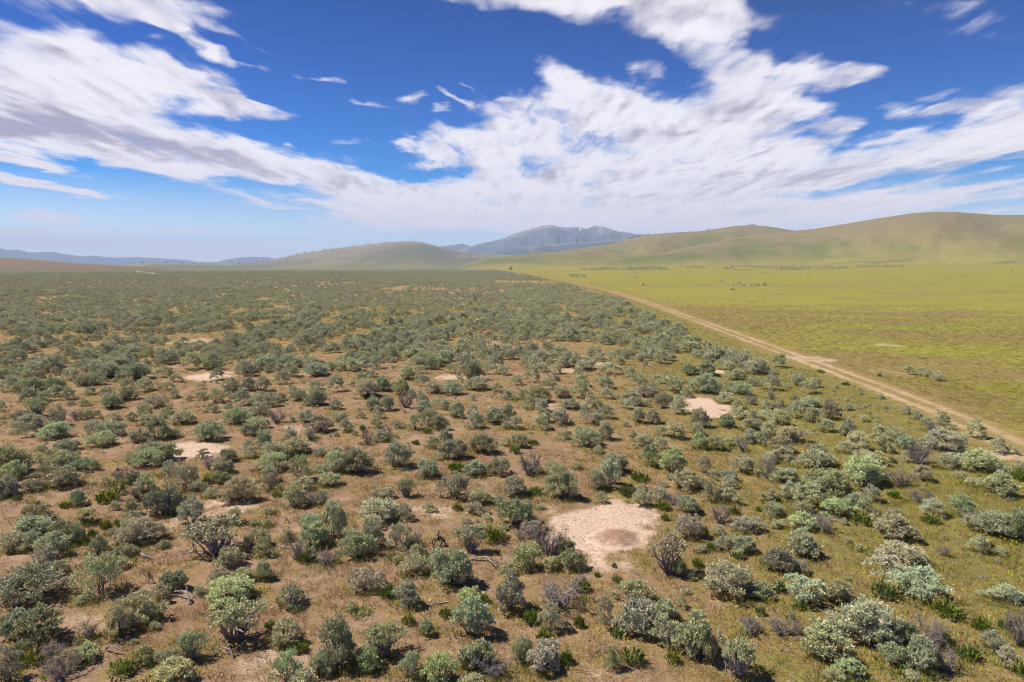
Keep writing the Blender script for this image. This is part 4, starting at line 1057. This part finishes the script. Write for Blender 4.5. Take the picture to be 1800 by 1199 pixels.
def build_expanse():
    rng = np.random.default_rng(77)
    def grid(r0, r1, step):
        h = int(r1 / step) + 2
        gx, gy = np.meshgrid(np.arange(-h, h) * step, np.arange(0, h) * step)
        gx = gx.ravel() + rng.uniform(-.48, .48, gx.size) * step; gy = gy.ravel() + rng.uniform(-.48, .48, gy.size) * step
        r = np.hypot(gx, gy); k = (r >= r0) & (r < r1) & (np.abs(np.arctan2(gx, gy)) < math.radians(42))
        return gx[k], gy[k]
    def keep(x, y, thin):
        sd = road_sd(x, y); px, py = to_px(x, y); r = np.hypot(x, y)
        edge = -3.5 - 7 * fbm(x / 30, y / 30, 3, 41) + 0 * r
        edge = np.where(r > 260, edge - 10 * fbm(x / 60, y / 60, 2, 43), edge)
        left = sd < edge
        dens = fbm(x / 4.5, y / 8, 3, 51)
        big = fbm(x / 55, y / 80, 2, 53)
        thr = thin * (1 - sstep(90, 420, r)) * 1.0
        ok = left & (dens * .75 + big * .25 > .372 + .062 * thr + .075 * sstep(120, 300, r) * (1 - sstep(700, 1100, r))) & (bare_mask(x, y) < .35)
        # the yellow clearing and strip near the far end
        strip = (np.abs(py - 497) < 3.2 + 0 * px) & (px > 868) & (px < 1000)
        ok &= ~(strip & (rng.uniform(size=len(x)) < .93))
        ok &= ~((np.abs(px - 590) < 30) & (np.abs(py - 569) < 4))
        # sparse rows in the meadow
        rows = ((np.abs(py - 480) < 2.5) & (px > 1290) & (px < 1590)) | ((np.abs(py - 503) < 1.8) & (px > 1255) & (px < 1345)) | ((np.abs(py - 505.5) < 1.6) & (px > 1150) & (px < 1226)) | ((np.abs(py - 476) < 2.0) & (px > 1660) & (px < 1900)) | ((np.abs(py - 487) < 3.0) & (px > 1000) & (px < 1080)) | ((np.abs(py - 479) < 2.5) & (px > 1020) & (px < 1290))
        rows &= (sd > 6) & (fbm(x / 28, y / 160, 3, 61) > .50) & (rng.uniform(size=len(x)) < .16)
        lone = (sd > 8) & (rng.uniform(size=len(x)) < .0005)
        return ok | rows | lone
    X, Y, Wd, K = [], [], [], []
    x, y = grid(78, 170, 1.5); k = keep(x, y, 1.0); x, y = x[k], y[k]
    X.append(x); Y.append(y); Wd.append(rng.lognormal(.12, .34, len(x))); K.append(np.zeros(len(x)))
    x, y = grid(170, 330, 2.05); k = keep(x, y, .8); x, y = x[k], y[k]
    X.append(x); Y.append(y); Wd.append(rng.lognormal(.20, .32, len(x))); K.append(np.ones(len(x)))
    x, y = grid(330, 1180, 2.9); k = keep(x, y, .3); x, y = x[k], y[k]
    X.append(x); Y.append(y); Wd.append(rng.lognormal(.48, .28, len(x))); K.append(np.ones(len(x)))
    # the traced shrubs beyond the three hundred largest
    t = [real_size(*r[:4]) for r in REST]
    X.append(np.array([a[0] for a in t])); Y.append(np.array([a[1] for a in t])); Wd.append(np.array([a[2] for a in t])); K.append(np.full(len(t), 2.0))
    # seedlings between the near shrubs
    sx, sy = polar_points(rng, 17, 83, .11); sd = road_sd(sx, sy); k = (sd < -2) & (bare_mask(sx, sy) < .3) & (fbm(sx / 6, sy / 6, 2, 71) > .42); sx, sy = sx[k], sy[k]
    X.append(sx); Y.append(sy); Wd.append(rng.uniform(.16, .42, len(sx)) * np.where(rng.uniform(size=len(sx)) < .25, 1.9, 1.0)); K.append(np.full(len(sx), 2.0))
    X, Y, Wd, K = map(np.concatenate, (X, Y, Wd, K))
    Wd = np.clip(Wd, .15, 3.2)
    n = len(X); Z = ground_z_full(X, Y) - .03
    Hh = Wd * rng.uniform(.66, .98, n) / .82
    scl = np.stack([Wd / .95, Wd / .95, np.minimum(Hh, 2.0)], 1)
    rot = np.stack([np.zeros(n), np.zeros(n), rng.uniform(0, 6.28, n)], 1)
    near = K != 1
    kinds = MID + FAR
    pick = np.where(near, rng.integers(0, 10, n), 10 + rng.integers(0, 8, n)).astype(float)
    scatter("sagebrush_expanse", np.stack([X, Y, Z], 1), rot, scl, pick, kinds)
    print("expanse", n)
build_expanse()

def build_cover():
    rng = np.random.default_rng(91)
    def tuft(rng, n, h, spread, w, mat, flat=.5):
        g = Geo(); b = np.zeros((n, 3)); a = rng.uniform(0, 6.28, n); r = spread * np.sqrt(rng.uniform(0, 1, n))
        b[:, 0] = r * np.cos(a); b[:, 1] = r * np.sin(a); b[:, 2] = -.01
        d = np.stack([np.cos(a) * flat, np.sin(a) * flat, np.ones(n)], 1) + rng.normal(size=(n, 3)) * .35
        g.blades(b, d, rng.uniform(.6, 1.2, n) * h, w, rng); return g.mesh("grass_tuft", mat)
    dry = [tuft(np.random.default_rng(400 + i), 16, .16, .16, .014, M_STRAW) for i in range(3)]
    grn = [tuft(np.random.default_rng(410 + i), 16, .16, .18, .018, M_MEADOW) for i in range(3)]
    X, Y = [], []
    for r0, r1, d in ((15, 45, 13.0), (45, 85, 5.0), (85, 260, 1.5)):
        x, y = polar_points(rng, r0, r1, d); X.append(x); Y.append(y)
    X, Y = np.concatenate(X), np.concatenate(Y)
    sd = road_sd(X, Y); b = bare_mask(X, Y); at = ground_attrs(X, Y, sd)
    k = (rng.uniform(size=len(X)) > b * 1.5) & ((np.abs(sd) > 2.1) | (rng.uniform(size=len(X)) < .12)) & (fbm(X / 2.2, Y / 2.2, 3, 81) + .25 * at['green'] > .47)
    k &= rng.uniform(size=len(X)) < 1 - sstep(95, 255, np.hypot(X, Y))
    X, Y, sd, gr = X[k], Y[k], sd[k], at['green'][k]
    n = len(X); Z = ground_z_full(X, Y)
    s = rng.uniform(.6, 1.35, n) * (1 + .5 * sstep(50, 150, np.hypot(X, Y))); rot = np.stack([rng.normal(size=n) * .1, rng.normal(size=n) * .1, rng.uniform(0, 6.28, n)], 1)
    green = rng.uniform(size=n) < np.clip(np.where(sd > 0, .75, .05 + .5 * (gr - .2)), 0, .9)
    pick = np.where(green, 3 + rng.integers(0, 3, n), rng.integers(0, 3, n)).astype(float)
    # lusher tufts in the shelter of the shrubs
    hx, hy = [], []
    for r in TABLE:
        if r[4] not in 'sgdltD' or r[1] < 690: continue
        x, y, W, H = real_size(*r[:4]); m = int(5 + 7 * W)
        a = rng.uniform(0, 6.28, m); q = W * rng.uniform(.30, .68, m); hx.append(x + q * np.cos(a)); hy.append(y + q * np.sin(a))
    hx, hy = np.concatenate(hx), np.concatenate(hy)
    kk = (bare_mask(hx, hy) < .45) & (fbm(hx / 3, hy / 3, 2, 85) > .40); hx, hy = hx[kk], hy[kk]; h = len(hx)
    s2 = rng.uniform(.8, 1.7, h)
    pts = np.vstack([np.stack([X, Y, Z], 1), np.stack([hx, hy, ground_z_full(hx, hy)], 1)])
    rot = np.vstack([rot, np.stack([0 * hx, 0 * hx, rng.uniform(0, 6.28, h)], 1)]); sc = np.concatenate([s, s2])
    pick = np.concatenate([pick, np.where(rng.uniform(size=h) < .6, 6, 3) + rng.integers(0, 3, h)]).astype(float)
    lush = [tuft(np.random.default_rng(420 + i), 20, .15, .18, .020, M_FORB) for i in range(3)]
    scatter("grass", pts, rot, np.stack([sc, sc, sc], 1), pick, dry + grn + lush); print("grass", n, h)
    # grey twig litter
    def stick(rng):
        g = Geo(); p = curve((-.5, 0, .02), (.5, rng.uniform(-.2, .2), .04), rng, .3, 5); g.tube(p, np.linspace(.02, .008, 5), 4)
        for _ in range(2):
            j = rng.integers(1, 4); g.tube(curve(p[j], p[j] + rng.normal(size=3) * [.2, .2, .05] + [0, 0, .08], rng, .3, 4), np.linspace(.012, .005, 4), 3)
        return g.mesh("stick", M_DEAD)
    st = [stick(np.random.default_rng(430 + i)) for i in range(4)]
    x, y = polar_points(rng, 16, 75, 1.5); sd = road_sd(x, y); k = (sd < -4) & (fbm(x / 3, y / 3, 3, 83) > .50) & (bare_mask(x, y) < .6); x, y = x[k], y[k]; n = len(x)
    s = rng.uniform(.18, .75, n) ** 1.2
    scatter("twig_litter", np.stack([x, y, ground_z_full(x, y)], 1), np.stack([rng.normal(size=n) * .15, rng.normal(size=n) * .25, rng.uniform(0, 6.28, n)], 1), np.stack([s, s, s], 1), rng.integers(0, 4, n).astype(float), st); print("sticks", n)
    stones = []
    for i in range(3):
        r8 = np.random.default_rng(450 + i); g = Geo(); m = 5
        g.tube([(0, 0, -.3), (0, 0, -.1), (.03, 0, .18), (.05, .02, .36), (.05, .02, .38)], np.array([.3, .5, .48, .25, .01]) * r8.uniform(.8, 1.2, 5), 6); stones.append(g.mesh("stone", M_STONE))
    x, y = polar_points(rng, 16, 80, 5.0); b = bare_mask(x, y); k = rng.uniform(size=len(x)) < np.where(b > .12, .30, .05); x, y = x[k], y[k]; n = len(x); s = rng.lognormal(-3.1, .5, n)
    scatter("gravel", np.stack([x, y, ground_z_full(x, y)], 1), np.stack([rng.normal(size=n) * .4, rng.normal(size=n) * .4, rng.uniform(0, 6.28, n)], 1), np.stack([s * 1.3, s, s * .8], 1), rng.integers(0, 3, n).astype(float), stones); print("stones", n)
    # small yellow wildflowers
    g = Geo(); r9 = np.random.default_rng(9); b = r9.normal(size=(9, 3)) * [.16, .16, .02] + [0, 0, .16]; g.blades(b, r9.normal(size=(9, 3)) + [0, 0, .6], .05, .045, r9)
    fl = [g.mesh("flower_heads", M_YELLOW)]
    x, y = polar_points(rng, 16, 60, 1.6); sd = road_sd(x, y); k = (sd < 30) & (fbm(x / 4.5, y / 4.5, 3, 87) + .20 * sstep(-6, 12, x) > .60) & (bare_mask(x, y) < .2); x, y = x[k], y[k]; n = len(x)
    s = rng.uniform(.5, 1.1, n)
    scatter("wildflowers", np.stack([x, y, ground_z_full(x, y)], 1), np.stack([0 * x, 0 * x, rng.uniform(0, 6.28, n)], 1), np.stack([s, s, s], 1), 0 * x, fl); print("flowers", n)
build_cover()

# ------------------------------------------------------------------ junipers on the ridges
def build_junipers():
    rng = np.random.default_rng(66); meshes = []
    for i in range(3):
        g = Geo(); n = 160
        a = rng.uniform(0, 6.28, n); zz = rng.uniform(.08, 1, n); r = .42 * np.sqrt(1 - (np.clip(zz - .3, 0, 1) / .72) ** 2) * rng.uniform(.5, 1, n)
        b = np.stack([r * np.cos(a), r * np.sin(a), zz], 1)
        g.blades(b, np.stack([np.cos(a), np.sin(a), .6 + 0 * a], 1) + rng.normal(size=(n, 3)) * .5, .22, .12, rng)
        g.tube([(0, 0, -.1), (0, 0, .5)], np.array([.05, .03]), 5)
        meshes.append(g.mesh("juniper_tree", M_JUNIPER))
    def put(H, px, label, group, size, t=1.0):
        i = int(np.argmin(np.abs(H['xs'] - px))); j = int(np.argmin(np.abs(H['t'] - t)))
        p = H['V'][j, i]
        o = link("juniper_tree", meshes[rng.integers(0, 3)], loc=(p[0], p[1], p[2] - .08 * size)); s = size * rng.uniform(.7, 1.3)
        o.scale = (s, s, s); o.rotation_euler = (0, 0, rng.uniform(0, 6.28)); tag(o, label, "tree", group)
    for px in list(np.arange(486, 600, 5.0)) + list(np.arange(600, 700, 9)):
        put(H_LOW, px + rng.normal() * 3.0, "tiny dark juniper on the left shoulder ridge of the low central hill", "junipers on the left ridge of the low hill", 6.0)
    for px in np.arange(704, 790, 6.5):
        put(H_LOW, px + rng.normal() * 1.5, "tiny dark juniper on the rounded top of the low central hill", "junipers on the top of the low hill", 4.6)
    for px in (250, 271, 292, 320, 341, 355, 420, 431, 452, 463, 470):
        put(H_LOW, px, "tiny dark juniper on the faint ridge below the far blue mountains", "junipers on the faint left ridge", 7)
    for px in np.arange(1106, 1146, 4.0):
        put(H_A, px + rng.normal(), "tiny dark juniper on the ridge right of the blue mountain", "junipers on the ridge by the mountain", 5.2)
    for px in (1318, 1322, 1326):
        put(H_A, px, "tiny dark juniper on the crest of the middle rounded hill", "junipers on the middle hilltop", 4.2)
    put(H_A, 1245, "single tiny juniper on the saddle left of the middle rounded hill", "junipers on the saddle", 5)
    x, y, t = ground_at(898, 477.0)
    o = link("juniper_tree", meshes[0], loc=(x, y, float(ground_z_full(x, y)[0]))); o.scale = (5.2, 4, 4.4)
    tag(o, "lone dark juniper at the far edge of the sagebrush plain", "tree")
build_junipers()
